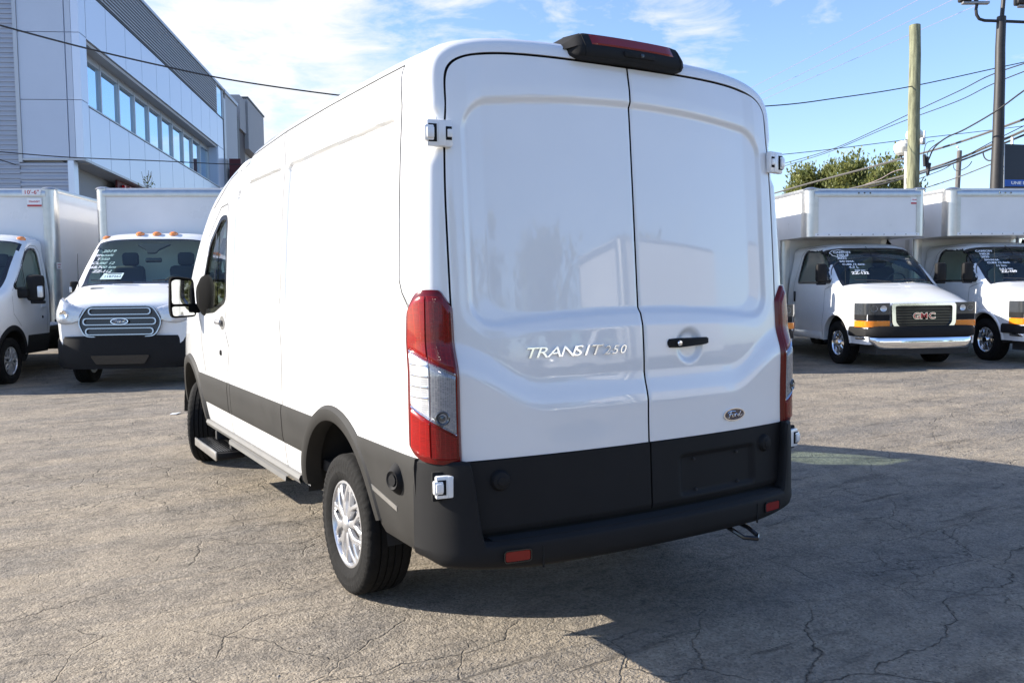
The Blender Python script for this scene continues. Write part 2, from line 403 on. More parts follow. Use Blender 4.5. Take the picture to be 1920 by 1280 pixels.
def woodpole(name, ca, cb):
    m = bpy.data.materials.new(name); m.use_nodes = True; t = m.node_tree; b = t.nodes['Principled BSDF']
    P = nn(t, 'ShaderNodeTexCoord').outputs['Object']
    n = noise(t, mapping(t, P, scale=(9, 9, .5)), 2.0, 6, .65, .2).outputs[0]
    n2 = noise(t, P, 1.2, 4, .6).outputs[0]
    c = mixc(t, ramp(t, n, [(.35, 0.0), (.62, 1.0)]), cb, ca); c = mixc(t, ramp(t, n2, [(.6, 0.0), (.75, .6)]), c, tuple(q*.45 for q in ca))
    t.links.new(c, b.inputs['Base Color']); b.inputs['Roughness'].default_value = .85
    bp = nn(t, 'ShaderNodeBump'); bp.inputs['Strength'].default_value = .6; bp.inputs['Distance'].default_value = .02
    t.links.new(n, bp.inputs['Height']); t.links.new(bp.outputs[0], b.inputs['Normal']); return m
wood_green = woodpole('treated_wood', (.29, .295, .18), (.10, .10, .06))
wood_grey = woodpole('grey_wood', (.16, .15, .14), (.10, .09, .085))
bark = woodpole('bark', (.12, .09, .07), (.07, .055, .045))
def leafm(name, a, b_):
    m = bpy.data.materials.new(name); m.use_nodes = True; t = m.node_tree; b = t.nodes['Principled BSDF']
    P = nn(t, 'ShaderNodeTexCoord').outputs['Object']
    t.links.new(mixc(t, ramp(t, noise(t, P, 1.3, 4, .6).outputs[0], [(.35, 0.0), (.65, 1.0)]), a, b_), b.inputs['Base Color'])
    b.inputs['Roughness'].default_value = .6
    tl = nn(t, 'ShaderNodeBsdfTranslucent'); tl.inputs[0].default_value = (*(min(1, q*1.3) for q in b_), 1)
    mx = nn(t, 'ShaderNodeMixShader'); mx.inputs[0].default_value = .3
    t.links.new(b.outputs[0], mx.inputs[1]); t.links.new(tl.outputs[0], mx.inputs[2])
    t.links.new(mx.outputs[0], t.nodes['Material Output'].inputs[0]); return m
leaf = leafm('tree_leaves', (.075, .10, .022), (.21, .22, .065))
cab_wall = mat('cab_wall_grey', (.62, .63, .62), .7)
rib_black = mat('gap_black', (.004, .004, .004), 1.0)
# ------------------------------------------------------------------ ground
def ground():
    n = 61; q = np.linspace(-1, 1, n); q = np.sign(q)*np.abs(q)**2.6*420
    P = [[(x, y, gz(x, y)) for x in q] for y in q]
    return tag(MB().grid(P).build('asphalt_lot', asph), kind='structure')
ground()
def pebbles():
    b = MB()
    for i in range(900):
        D = 3.2+rnd.random()**1.7*9; px = rnd.uniform(-150, 2050)
        p = at(px, 900, 1)-CAM; p.z = 0; p.normalize(); x = CAM.x+p.x*D; y = CAM.y+p.y*D
        if abs(x) < 1.25 and -.1 < y < 6.1: continue
        r = rnd.uniform(.0025, .0075)*(1.8 if rnd.random() < .06 else 1); z = gz(x, y)
        a = rnd.random()*6.28; v = []
        for k in range(5): v.append((x+r*math.cos(a+k*1.257)*rnd.uniform(.7, 1.3), y+r*math.sin(a+k*1.257)*rnd.uniform(.7, 1.3), z-.001))
        v.append((x+r*.2, y, z+r*rnd.uniform(.5, .9)))
        b.add(v, [(k, (k+1) % 5, 5) for k in range(5)])
    tag(b.build('loose_gravel', mat('gravel_stone', (.22, .20, .175), .9, var=(3, .5)), None, 0), 'loose gravel and grit scattered over the asphalt', None, None, 'stuff')
pebbles()
def litter():
    p = at(328, 778, 11.3)
    # lies on the ground in front of the left trucks
    d = (at(328, 778, 1)-CAM); t = 0
    for _ in range(60):
        q = CAM+d*t; t += max(.002, (q.z-gz(q.x, q.y))*2.0)
    q = CAM+d*t; z = gz(q.x, q.y)
    v = [(q.x-.06, q.y-.02, z+.006), (q.x+.01, q.y-.05, z+.010), (q.x+.07, q.y+.02, z+.016), (q.x-.02, q.y+.05, z+.010)]
    v2 = [(a, b, c-.004) for a, b, c in v]
    o = MB().add(v+v2, [(0, 1, 2, 3), (7, 6, 5, 4), (0, 4, 5, 1), (1, 5, 6, 2), (2, 6, 7, 3), (3, 7, 4, 0)]).build('paper_scrap', white_m, None, 0)
    tag(o, 'small white scrap of paper lying on the asphalt left of the van', 'litter')
litter()

# ------------------------------------------------------------------ lofted vehicle bodies
class Loft:
    """half width X(y,z), roof height H(y); cross sections with a superellipse shoulder"""
    def __init__(s, X, H, drop, n=4.0, zb=.44): s.X, s.H, s.drop, s.n, s.zb = X, H, drop, n, zb
    def zt(s, y): return np.maximum(s.H(y)-s.drop, s.zb+.1)
    def Xa(s, y, z):
        y = np.asarray(y, float); z = np.asarray(z, float); zt = s.zt(y); H = s.H(y)
        q = np.clip((z-zt)/np.maximum(H-zt, 1e-4), 0, 1)
        return s.X(y, np.minimum(z, zt))*np.maximum(1-q**s.n, 0)**(1/s.n)
    def section(s, y, Ns, phi):
        zt = float(s.zt(y)); H = float(s.H(y)); zs = np.linspace(s.zb, zt, Ns); xs = s.X(np.full(Ns, y), zs)
        xa = xs[-1]*np.cos(phi)**(2/s.n); za = zt+(H-zt)*np.sin(phi)**(2/s.n); xa[-1] = 0
        x = np.concatenate([xs, xa[1:]]); z = np.concatenate([zs, za[1:]])
        X = np.concatenate([-x, x[-2::-1]]); Z = np.concatenate([z, z[-2::-1]])
        return np.stack([X, np.full(len(X), y), Z], 1)
    def side(s, sg, y, z, off=0.0): return (sg*(float(s.Xa(y, z))+off), y, z)
    # lifted features on the flank -------------------------------------------------
    def ribbon(s, b, sg, path, w=.005, off=.0025, step=.03):
        pts = [Vector(path[0])]
        for q in path[1:]:
            a = pts[-1]; c = Vector(q); k = max(1, int((c-a).length/step))
            pts += [a.lerp(c, i/k) for i in range(1, k+1)]
        rows = []
        for i, p in enumerate(pts):
            t = (pts[min(i+1, len(pts)-1)]-pts[max(i-1, 0)]).normalized(); nn_ = Vector((-t.y, t.x))
            rows.append([s.side(sg, *(p-nn_*w/2), off), s.side(sg, *(p+nn_*w/2), off)])
        b.grid(rows); return b
    def patch(s, sg, poly, off=0.0, rings=5):
        b = MB(); n = len(poly); c = Vector((sum(p[0] for p in poly)/n, sum(p[1] for p in poly)/n)); rows = []
        for k in range(rings+1):
            t = 1-k/rings*.999; rows.append([s.side(sg, *(c+(Vector(p)-c)*t), off) for p in poly])
        b.grid(rows, True); return b
    def rim(s, sg, poly, w_out, w_in, off=.006, thick=.014):
        n = len(poly); c = Vector((sum(p[0] for p in poly)/n, sum(p[1] for p in poly)/n)); rows = []
        for d, o in ((w_out, -.004), (w_out, off), (-w_in, off), (-w_in, -thick)):
            row = []
            for i in range(n):
                p = Vector(poly[i]); t = (Vector(poly[(i+1) % n])-Vector(poly[i-1])).normalized(); m = Vector((t.y, -t.x))
                if m.dot(p-c) < 0: m = -m
                row.append(s.side(sg, *(p+m*d), o))
            rows.append(row)
        return MB().grid(rows, True)
    def arch(s, sg, yc, zc, ri, ro, a0, a1, off=.018, n=40):
        rows = []
        for i in range(n+1):
            a = R(a0+(a1-a0)*i/n); row = []
            for r, o in ((ri, -.07), (ri, off*.6), (ri+.02, off), (ro-.018, off*.9), (ro, .002)):
                y = yc+r*math.cos(a); z = zc+r*math.sin(a); row.append(s.side(sg, y, z, o))
            rows.append(row)
        return MB().grid(rows)
    def panel(s, sg, y0, y1, z0, z1, off, ny=24, nz=6):
        """raised moulding; y0/y1 may be functions of z"""
        f0 = y0 if callable(y0) else (lambda z: y0); f1 = y1 if callable(y1) else (lambda z: y1)
        rows = []
        for j in range(nz+1):
            z = z0+(z1-z0)*j/nz; a, c = f0(z), f1(z); o = off*(.55 if j in (0, nz) else 1)
            rows.append([s.side(sg, a+(c-a)*i/ny, z, o) for i in range(ny+1)])
        b = MB(); b.shell(rows, (-sg*(off+.004), 0, 0)); return b

def body_faces(P, keep):
    """quads of a grid; keep(centres) -> integer class per quad"""
    a, b = P.shape[:2]; idx = np.arange(a*b).reshape(a, b)
    q = np.stack([idx[:-1, :-1], idx[:-1, 1:], idx[1:, 1:], idx[1:, :-1]], -1).reshape(-1, 4)
    c = P.reshape(-1, 3)[q].mean(1); return q, keep(c)
def sub_mesh(name, P, q, m, parent, smooth=40):
    u, inv = np.unique(q, return_inverse=True)
    return link_mesh(name, P.reshape(-1, 3)[u].tolist(), inv.reshape(-1, 4).tolist(), m, parent, smooth)

def make_wheel(parent, loc, side, steer=0.0, style='cover', seg=180, r=.352, hw=.118, rim_r=.205):
    """side -1: outer face to -X"""
    h = MB().lathe([(0, -.06), (.10, -.06), (.12, .0), (.09, .03), (.07, .06), (0, .06)], 24).build('wheel', steel, parent)
    h.location = loc; h.rotation_euler = (0, 0, (math.pi if side < 0 else 0)+steer)
    k = r/.352; w = hw/.118
    half = [(.212, .088), (.226, .106), (.262, .117), (.268, .1185), (.272, .117), (.300, .1195), (.302, .1195), (.326, .1155), (.328, .115), (.342, .107), (.349, .096), (.352, .084), (.352, .060), (.343, .0585), (.343, .0515), (.353, .050), (.353, .0225), (.344, .021), (.344, .0140), (.353, .0125)]
    prof = [(a*k, b*w) for a, b in half]+[(a*k, -b*w) for a, b in half[::-1]]
    v = []; f = []; m = len(prof)
    for j in range(seg):
        a = 2*math.pi*j/seg; ca, sa = math.cos(a), math.sin(a)
        for rr, x in prof:
            d = .0042*k if (seg > 100 and j % 4 == 0 and abs(x) > .085*w and rr > .335*k) else 0
            if seg > 100 and j % 4 == 2 and abs(x) < .06*w and rr > .35*k: d = .0022*k
            xx = x*(1+.016*(1 if j % 3 else -1)) if seg > 100 and .300*k < rr < .33*k else (x*(1.012 if (j//2) % 5 in (0, 1, 3) and (j//20) % 3 else .998) if seg > 100 and .26*k < rr < .275*k else x)
            v.append((xx, (rr-d)*ca, (rr-d)*sa))
    for j in range(seg):
        j2 = (j+1) % seg
        for i in range(m): i2 = (i+1) % m; f.append((j*m+i, j2*m+i, j2*m+i2, j*m+i2))
    link_mesh('tyre', v, f, rubber, h, 40)
    b = MB(); c = rim_r/.205
    b.lathe([(.17*c, -.09), (.212*c, -.09), (.205*c, .02), (.213*c, .088), (.220*c, .094), (.219*c, .101), (.208*c, .103), (.201*c, .094), (.197*c, .075)], 56)
    if style == 'cover':
        for k2 in range(8):
            a = 2*math.pi*k2/8+.2
            def PT(rr, t, x): return Vector((x, rr*math.cos(a+t/rr), rr*math.sin(a+t/rr)))
            def bar(pts):                       # pts: (r, centre t, half width, x)
                rows = [[PT(rr, t-hw_*1.15, x-.022), PT(rr, t-hw_, x-.004), PT(rr, t-hw_*.6, x), PT(rr, t+hw_*.6, x), PT(rr, t+hw_, x-.004), PT(rr, t+hw_*1.15, x-.022)] for rr, t, hw_, x in pts]
                b.grid(rows)
            bar([(.035, 0, .0125, .104), (.07, 0, .017, .107), (.105, 0, .021, .106), (.13, 0, .023, .104)])
            bar([(.105, -.004, .014, .1055), (.14, -.022, .012, .104), (.175, -.044, .013, .101), (.203, -.056, .017, .096)])
            bar([(.105, .004, .014, .1055), (.14, .022, .012, .104), (.175, .044, .013, .101), (.203, .056, .017, .096)])
            bar([(.172, .075, .013, .096), (.203, .078, .022, .095)])
        b.lathe([(0, .118), (.026, .117), (.034, .112), (.042, .106), (.045, .095)], 28)
    else:
        for k2 in range(8):
            a = 2*math.pi*k2/8
            def PT(rr, t, x): return Vector((x, rr*math.cos(a+t/rr), rr*math.sin(a+t/rr)))
            rows = [[PT(rr, -hw_, x-.03), PT(rr, -hw_*.8, x), PT(rr, hw_*.8, x), PT(rr, hw_, x-.03)] for rr, hw_, x in ((.06, .022, .085), (.10, .024, .088), (.15, .030, .075), (.19, .040, .066), (.203, .05, .075))]
            b.grid([[q*1.0 for q in row] for row in rows])
        b.lathe([(0, .115), (.05, .115), (.058, .105), (.062, .08), (.07, .07)], 28)
    b.build('rim', silver if style == 'cover' else chrome, h, 30)
    MB().lathe([(0, .045), (.205*c, .04)], 40).build('wheel_disc', gloss_black if style == 'cover' else steel, h)
    return h

# ------------------------------------------------------------------ the white van
van = thing('cargo_van', 'big white cargo van seen from behind, black bumper and red tail lights, parked mid-lot', 'van')
_xs = pchip([.44, .52, .64, .86, 1.0, 1.3, 1.5, 1.7, 2.0, 2.25, 2.45], [.985, 1.006, 1.02, 1.031, 1.033, 1.032, 1.024, 1.013, .993, .968, .945])
_w = pchip([0, 4.7, 5.1, 5.5, 5.75, 5.9, 5.97], [1, 1, .985, .94, .885, .82, .77])
def vanX(y, z):
    y = np.asarray(y, float); z = np.asarray(z, float)
    a = sd_rr(y, z, .50, 2.09, 1.44, 2.262, .05); c = sd_rr(y, z, 2.16, 3.32, 1.44, 2.262, .12)
    rec = .022*(sst(0, -.016, a)+sst(0, -.016, c))
    body = .006*sst(1.30, 1.42, z)*0
    return (_xs(z)-rec-body)*_w(y)
vanH = pchip([0, .35, .8, 1.5, 2.5, 3.2, 3.7, 4.1, 4.4, 4.7, 5.0, 5.25, 5.42, 5.7, 5.88, 5.95, 5.97], [2.560, 2.590, 2.607, 2.612, 2.590, 2.535, 2.455, 2.34, 2.17, 1.94, 1.66, 1.37, 1.26, 1.15, 1.02, .90, .80])
VL = Loft(vanX, vanH, .30, 4.0, .44)
_y0 = pchip([.4, .555, .85, 1.0, 1.04, 1.15, 1.19, 1.36, 1.46, 1.74, 2.09, 2.33, 2.5, 2.7], [.0, .004, .016, .020, .020, .019, .019, .028, .036, .055, .079, .098, .126, .165])
_L = pchip([.4, .5, .85, 1.4, 1.85, 2.1, 2.26, 2.5], [.893, .895, .90, .906, .908, .902, .889, .86])
def Yd(x, z):
    zc = 1.03+.165*sst(.52, .93, np.abs(x)); t = np.clip((z-zc)/.13, 0, 1); return Yr(x, z)+.030*(t-.06*np.sin(2*np.pi*t))
def Yr(x, z): return _y0(z)+.068*(np.abs(x)/.9)**2.3
def vdisp(x, z):
    """door pressings, + is inwards"""
    ax = np.abs(x)
    top = 2.345-.045*(ax/.74)**2
    s = sd_rr(ax, z-(top-2.33), -1.0, .832, 1.40, 2.33, .13)
    d = .003*sst(.05, .0, s)+.015*np.clip(-s/.024, 0, 1)
    s2 = sd_rr(ax, z, -1.0, .80, 1.36, 2.6, .16)
    d += .010*np.clip(-s2/.070, 0, 1)
    zc = 1.03+.165*sst(.52, .93, ax)                         # lower scoop
    t = np.clip((z-zc)/.13, 0, 1); d += .030*(t-.06*np.sin(2*np.pi*t))
    hx, hz = .268, 1.262
    d += np.where(x > 0, .016*sst(.082, .055, np.hypot(x-hx, (z-hz)*1.0)), 0)
    return d
ZO = 2.26; NO = 5.0; ZTOP = 2.50
def open_outline(phi, zs, gap=0.0):
    L = _L(ZO)+gap; xa = L*np.cos(phi)**(2/NO); za = ZO+(ZTOP+gap-ZO)*np.sin(phi)**(2/NO); xa[-1] = 0
    za = za-.022*(xa/.79)**2*0
    x = np.concatenate([_L(zs)+gap, xa[1:]]); z = np.concatenate([zs, za[1:]])
    return np.concatenate([-x, x[-2::-1]]), np.concatenate([z, z[-2::-1]])
def corner_pt(O, I, u, notch=0.0):
    yr = I[1]
    P1 = np.array([O[0], O[1]-(O[1]-yr)*.84, O[2]]); P2 = np.array([I[0]+(O[0]-I[0])*.62, yr+.004, I[2]+(O[2]-I[2])*.62])
    if notch:
        P1 = P1+np.array([-np.sign(O[0])*.020, .012, 0])*notch; P2 = P2+np.array([-np.sign(O[0])*.012, .012, 0])*notch
    return O*(1-u)**3+P1*3*u*(1-u)**2+P2*3*u*u*(1-u)+I*u**3
def van_body():
    Ns, K = 300, 30; phi = np.linspace(0, math.pi/2, K)
    phi = (math.pi/2)*(.5-.5*np.cos(np.linspace(0, math.pi, K)))
    y0 = .36; O = VL.section(y0, Ns, phi); zs = np.linspace(.44, ZO, Ns)
    ox, oz = open_outline(phi, zs, .004)
    I = np.stack([ox, Yd(ox, oz)+.002, oz], 1)
    rows = [I+np.array([0, .010, 0])]
    for u in 1-np.linspace(0, 1, 20)[:-1]:
        nz = sst(2.0, 2.06, I[:, 2])*sst(2.25, 2.19, I[:, 2])*(np.abs(I[:, 0]) > .8)
        rows.append(np.stack([corner_pt(O[i], I[i], u, float(nz[i])) for i in range(len(O))]))
    ys = np.concatenate([np.arange(y0, 4.3, .0125), np.arange(4.3, 5.90, .025), [5.93, 5.955, 5.97]])
    for y in ys: rows.append(VL.section(float(y), Ns, phi))
    P = np.array(rows)
    def keep(c):
        x, y, z = c.T; k = np.zeros(len(c), int)
        for yc, rr in ((1.21, .555), (4.96, .585)): k[(np.abs(x) > .7) & ((y-yc)**2+(z-.346)**2 < rr**2)] = -1
        k[(np.abs(x) > .7) & inpoly(y, z, WIN)] = -1; k[(y < .355) & (z < .842)] = -1; k[(y < 1.4) & (z < .495)] = -1
        up = z > VL.zt(y)+.03; ws = up & (y > 4.13) & (y < 5.24); a = np.abs(x)
        k[ws & (a < .80)] = 1; k[ws & (a < .77) & (y > 4.17) & (y < 5.18)] = 2
        return k
    q, k = body_faces(P, keep)
    b = sub_mesh('body', P, q[k == 0], paint, van, 50)
    sub_mesh('windscreen_border', P, q[k == 1], gloss_black, van); sub_mesh('windscreen', P, q[k == 2], wglass, van)
    e = VL.section(5.97, Ns, phi); MB().add(e.tolist(), [tuple(range(len(e)))]).build('front_panel', paint, van)
    return b
WIN = rpoly([(3.53, 1.46), (3.55, 2.07), (3.75, 2.07), (4.10, 1.90), (4.43, 1.43), (4.30, 1.36), (3.9, 1.38)], .07, 5)
van_body()
for sg in (-1, 1):
    VL.patch(sg, WIN, -.012).build('side_window', sglass, van)
    VL.rim(sg, WIN, .014, .020, .004).build('window_seal', gloss_black, van)
    b = MB(); VL.ribbon(b, sg, [(3.92, 1.40), (3.90, 1.97)], .03, .0); b.build('window_divider', gloss_black, van)
    # shut lines
    sb = MB()
    for pth in ([(.46, 2.465), (.41, 2.0), (.375, 1.57), (.345, 1.52), (.27, 1.455)], [(2.17, 2.47), (2.135, 2.25), (2.12, 1.9), (2.115, 1.53), (2.14, 1.42), (2.10, 1.20), (2.11, .9), (2.13, .47)],
                [(.46, 2.465), (1.4, 2.47), (2.17, 2.46), (2.9, 2.425), (3.5, 2.33), (4.0, 2.16)],
                [(3.56, 2.16), (3.47, 2.0), (3.46, 1.6), (3.52, 1.36), (3.56, 1.25), (3.43, 1.12), (3.50, .95), (3.50, .47)], [(3.56, 2.16), (3.78, 2.15), (4.16, 1.95), (4.42, 1.62)], [(4.42, 1.30), (4.40, 1.1), (4.28, .88)]):
        VL.ribbon(sb, sg, pth, .0075)
    sb.build('panel_seam', seamm, van, 0)
    # mouldings along the flank
    A1 = lambda z: 1.21+math.sqrt(max(.585**2-(z-.346)**2, .01)); B1 = lambda z: 1.21-math.sqrt(max(.585**2-(z-.346)**2, .01)); A2 = lambda z: 4.96-math.sqrt(max(.62**2-(z-.346)**2, .01))
    VL.panel(sg, A1, 2.112, .637, .862, .012, 16).build('side_molding', plast2, van)
    VL.panel(sg, 2.124, 3.425, .637, .862, .012, 30).build('side_molding', plast2, van)
    VL.panel(sg, 3.437, 3.515, .637, .862, .011, 4).build('side_molding', plast2, van)
    VL.panel(sg, 3.525, A2, .637, .862, .012, 20).build('side_molding', plast2, van)
    VL.panel(sg, .215, B1, .455, .857, .014, 18, 12).build('rear_quarter_cladding', plast2, van)
    VL.arch(sg, 1.21, .346, .535, .612, 12, 164, .026).build('wheel_arch_trim', plast2, van)
    VL.arch(sg, 4.96, .346, .565, .645, 12, 168, .026).build('wheel_arch_trim', plast2, van)
    b = MB(); b.grid([[(sg*(.985+o), y, z) for o, z in ((-.03, .500), (.035, .492), (.045, .470), (.035, .445), (-.03, .435))] for y in np.linspace(1.83, 4.36, 20)]); b.build('rocker_trim', grey_pl, van)
    b = MB(); b.grid([[(sg*(.985+o), y, z) for o, z in ((.03, .455), (.055, .447), (.058, .42), (.0, .41))] for y in np.linspace(2.05, 3.50, 12)]); b.build('running_strip', grey_pl, van)
    # wheel wells
    for yc, rr in ((1.21, .575), (4.96, .60)):
        b = MB(); rows = [[(sg*x, yc+rr*math.cos(R(a)), .346+rr*math.sin(R(a))) for a in range(6, 177, 10)] for x in (.99, .8, .62)]; b.grid(rows)
        b.add([(sg*.62, yc+rr*math.cos(R(a)), .346+rr*math.sin(R(a))) for a in range(6, 177, 10)], [tuple(range(18))]); b.build('wheel_well', under, van)
    # door handle with its cup and the lock
    hp = VL.side(sg, 3.70, 1.300, .018); MB().box(hp, (.030, .17, .036), .012).build('door_handle', steel, van)
    b = MB(); b.prism([(.075*math.cos(a), .052*math.sin(a)) for a in np.linspace(0, 6.28, 20)[:-1]], .003, frame(VL.side(sg, 3.64, 1.295, -.0005), (0, 1, 0), None, (sg, 0, 0))); b.build('handle_cup', grey_pl, van)
    b = MB().lathe([(0, .012), (.018, .010), (.022, 0)], 14, frame(VL.side(sg, 3.70, 1.072, .0), (sg, 0, 0), None, (0, 0, 1))); b.build('door_lock', plast, van)
    # reflective strip and bumper sensor
    c = [VL.side(sg, y, .655-(.79-y)*.155+.022, .0165) for y in (.70, .42)]; d = [VL.side(sg, y, .655-(.79-y)*.155, .0165) for y in (.70, .42)]
    MB().shell([c, d], (-sg*.003, 0, 0)).build('reflector_strip', alu, van)
    m = frame(VL.side(sg, .385, .745, .010), (sg, -.35, 0), None, (0, 0, 1))
    MB().lathe([(.0, .040), (.020, .040), (.022, .034), (.027, .036), (.033, .040), (.040, .030), (.052, .012), (.062, -.006)], 28, m @ Matrix.Diagonal((1, 1, 1.18, 1))).build('side_sensor', plast, van)
    # mirror
    ba = MB(); rows = []
    for t, (ry, rz) in ((0, (.20, .19)), (.35, (.19, .18)), (.7, (.15, .15)), (1, (.06, .08))):
        rows.append([(sg*(.965+.11*t), 4.26+.04*t+ry*math.cos(a), 1.49+rz*math.sin(a)) for a in np.linspace(0, 6.283, 21)[:-1]])
    ba.grid(rows, True); ba.add(rows[-1], [tuple(range(20))]); ba.build('mirror_base', mirror_pl, van)
    mh = MB(); mh.box((sg*1.075, 4.46, 1.39), (.10, .07, .075), .02)
    rows = []
    for t, s_ in ((0, .90), (.006, .97), (.02, 1.0), (.06, 1.0), (.10, .88), (.125, .55)):
        rows.append([(sg*(1.160+q[0]*s_), 4.44+t, 1.482+q[1]*s_) for q in rpoly([(-.088, .150), (-.105, -.16), (.092, -.17), (.105, -.10), (.095, .155), (.06, .168)], .035, 4)])
    mh.grid(rows, True); mh.add(rows[-1], [tuple(range(len(rows[-1])))]); mirror = mh.build('mirror', mirror_pl, van)
    p1 = rpoly([(-.075, .130), (-.090, -.055), (.085, -.055), (.085, .13), (.05, .142)], .02, 4); p2 = rpoly([(-.088, -.075), (-.092, -.145), (.08, -.152), (.088, -.075)], .02, 4)
    for p in (p1, p2):
        m = frame((sg*1.160, 4.4425, 1.482), (sg, 0, 0), None, (0, -1, 0) if sg > 0 else (0, -1, 0))
        b = MB(); mm = Matrix.Translation((sg*1.160, 4.443, 1.482)) @ Matrix(((sg, 0, 0, 0), (0, 0, -1, 0), (0, 1, 0, 0), (0, 0, 0, 1))); b.prism([(q[0], q[1]) for q in p], .006, mm); b.build('mirror_glass', mirror_m, mirror, 0)
    MB().box((sg*1.175, 4.5, 1.33), (.15, .03, .018), .006).build('mirror_trim', silver, mirror)

# step below the front left door
st = MB().box((-1.055, 3.76, .352), (.20, .74, .05), .012).build('side_step', plast, van)
b = MB()
for i in range(9): b.box((-1.145+i*.019, 3.76, .379), (.008, .68, .008), .002)
for i in range(22): b.box((-1.07, 3.43+i*.0315, .380), (.158, .005, .007), .001)
b.build('tread_grip', gloss_black, st); MB().box((-1.157, 3.76, .356), (.012, .75, .062), .004).build('step_edge', alu, st)
for y in (3.52, 4.0): MB().box((-.97, y, .40), (.12, .05, .10), .01).build('step_bracket', under, st)
# underbody, axle, exhaust
b = MB(); b.box((0, 2.95, .56), (1.84, 5.3, .06)); b.build('floor_pan', under, van)
b = MB(); b.tube([(-.8, 1.21, .35), (.8, 1.21, .35)], .06, 12); b.lathe([(0, -.14), (.10, -.12), (.15, 0), (.10, .12), (0, .14)], 16, Matrix.Translation((.1, 1.21, .35)))
for x in (-.52, .52): b.box((x, 1.25, .44), (.07, 1.5, .05), .01); b.tube([(x*1.1, 1.1, .33), (x*1.05, .9, .55)], .035, 10)
b.build('rear_axle', under, van)
b = MB(); b.box((0, 2.6, .45), (.9, 1.3, .16), .05); b.tube([(.45, 4.2, .36), (.45, 1.7, .36), (.62, 1.0, .38), (.62, .55, .36)], .035, 10); b.box((.45, 2.4, .36), (.24, .7, .16), .07); b.build('exhaust', under, van)
# cab: bulkhead, seats, dash
MB().box((0, 3.28, 1.5), (1.8, .04, 1.75), .01).build('bulkhead', under, van)
for x in (-.52, .45):
    s_ = MB(); s_.box((x, 3.75, .98), (.5, .52, .16), .06); s_.box((x, 3.50, 1.34), (.48, .14, .66), .06, Matrix.Rotation(R(8), 3, 'X')); s_.box((x, 3.43, 1.75), (.27, .10, .2), .05); s_.build('seat', seat_m, van)
MB().box((0, 4.72, 1.18), (1.75, .55, .28), .1).build('dashboard', dash_m, van)

# wheels
for sg in (-1, 1):
    make_wheel(van, (sg*.876, 1.21, .352), sg); make_wheel(van, (sg*.876, 4.96, .352+gz(sg*.87, 4.96)), sg, R(-24))

# rear doors -----------------------------------------------------------------
def door_grid(sg, z0, nu, nv, gap=.005, lo=False):
    u = np.concatenate([np.linspace(0, .80, nu), np.cos(np.linspace(math.acos(.80**(NO/2)), 0, 46))[1:]**(2/NO)])
    rows = []
    for j in range(nv+1):
        v = j/nv
        if lo: zt = np.full(len(u), .846)
        else: zt = ZO+(ZTOP-gap-ZO)*np.maximum(1-u**NO, 0)**(1/NO)
        z = z0+(zt-z0)*v
        Lz = _L(np.minimum(z, ZO))-gap; x = .0045+u*(Lz-.0045)
        rows.append((x, z))
    return rows
def seal_sheet():
    zs = np.linspace(.45, ZO, 200); q_ = np.linspace(0, 1, 60)[1:]; z = np.concatenate([zs, ZO+(ZTOP+.03-ZO)*q_]); x = np.concatenate([-(_L(zs)+.03), -(_L(ZO)+.03)*np.maximum(1-q_**NO, 0)**(1/NO)])
    n = len(x)-1; rows = []
    for i in range(n+1):
        X_ = x[i]*np.linspace(1, -1, 161); e = 1.0; Y_ = Yr(X_, np.full(161, z[i]))+vdisp(X_, np.full(161, z[i]))*e*(z[i] > .84)+.0135; rows.append(list(zip(X_, Y_, np.full(161, z[i]))))
    MB().grid(rows).build('door_seal', rib_black, van)
seal_sheet()
DOORS = {}
for sg in (-1, 1):
    rows = door_grid(sg, .85, 80, 170); P = []
    for x, z in rows:
        X_ = sg*x; e = sst(.0, .012, x)*sst(0, .012, _L(np.minimum(z, ZO))-x)
        y = Yr(X_, z)+vdisp(X_, z)+.005*(1-e); P.append([(a, b_, c) for a, b_, c in zip(X_, y, z)])
    d = MB().grid(P).build('rear_door', paint, van, 50); DOORS[sg] = d
    P = [[Vector(p) for p in r] for r in P]; a, n = len(P), len(P[0]); rim = [P[0][j] for j in range(n)]+[P[i][n-1] for i in range(1, a)]+[P[a-1][j] for j in range(n-2, -1, -1)]+[P[i][0] for i in range(a-2, 0, -1)]
    MB().grid([rim, [p+Vector((0, .0095, 0)) for p in rim]], True).build('door_edge', rib_black, d, 0)
    rows = door_grid(sg, .555, 60, 34, .004, True); P = []
    for x, z in rows:
        X_ = sg*x; y = Yr(X_, z)-.007+.006*sst(.575, .555, z)
        if sg > 0:
            s_ = sd_rr(x, z, .165, .665, .583, .775, .025); y = y+.016*sst(0, -.018, s_)
        P.append([(a, b_, c) for a, b_, c in zip(X_, y, z)])
    MB().shell(P, (0, .016, 0)).build('lower_panel', plast, d, 50)
    for zc, sc in ((.765, 1.0),):
        m = frame((sg*.742, float(Yr(.742, zc))-.008, zc), (sg*.12, -1, 0), None, (0, 0, 1)); MB().lathe([(0, .026), (.018, .024), (.020, .021), (.034, .017), (.042, .004), (.043, -.004)], 26, m).build('round_cap', plast, d)
for x, z in ((.26, .745), (.545, .745), (.27, .605), (.55, .605)):
    MB().lathe([(0, .008), (.006, .007), (.008, 0)], 10, frame((x, float(Yr(x, z))+.004, z), (0, -1, 0), None, (0, 0, 1))).build('plate_screw', under, DOORS[1])
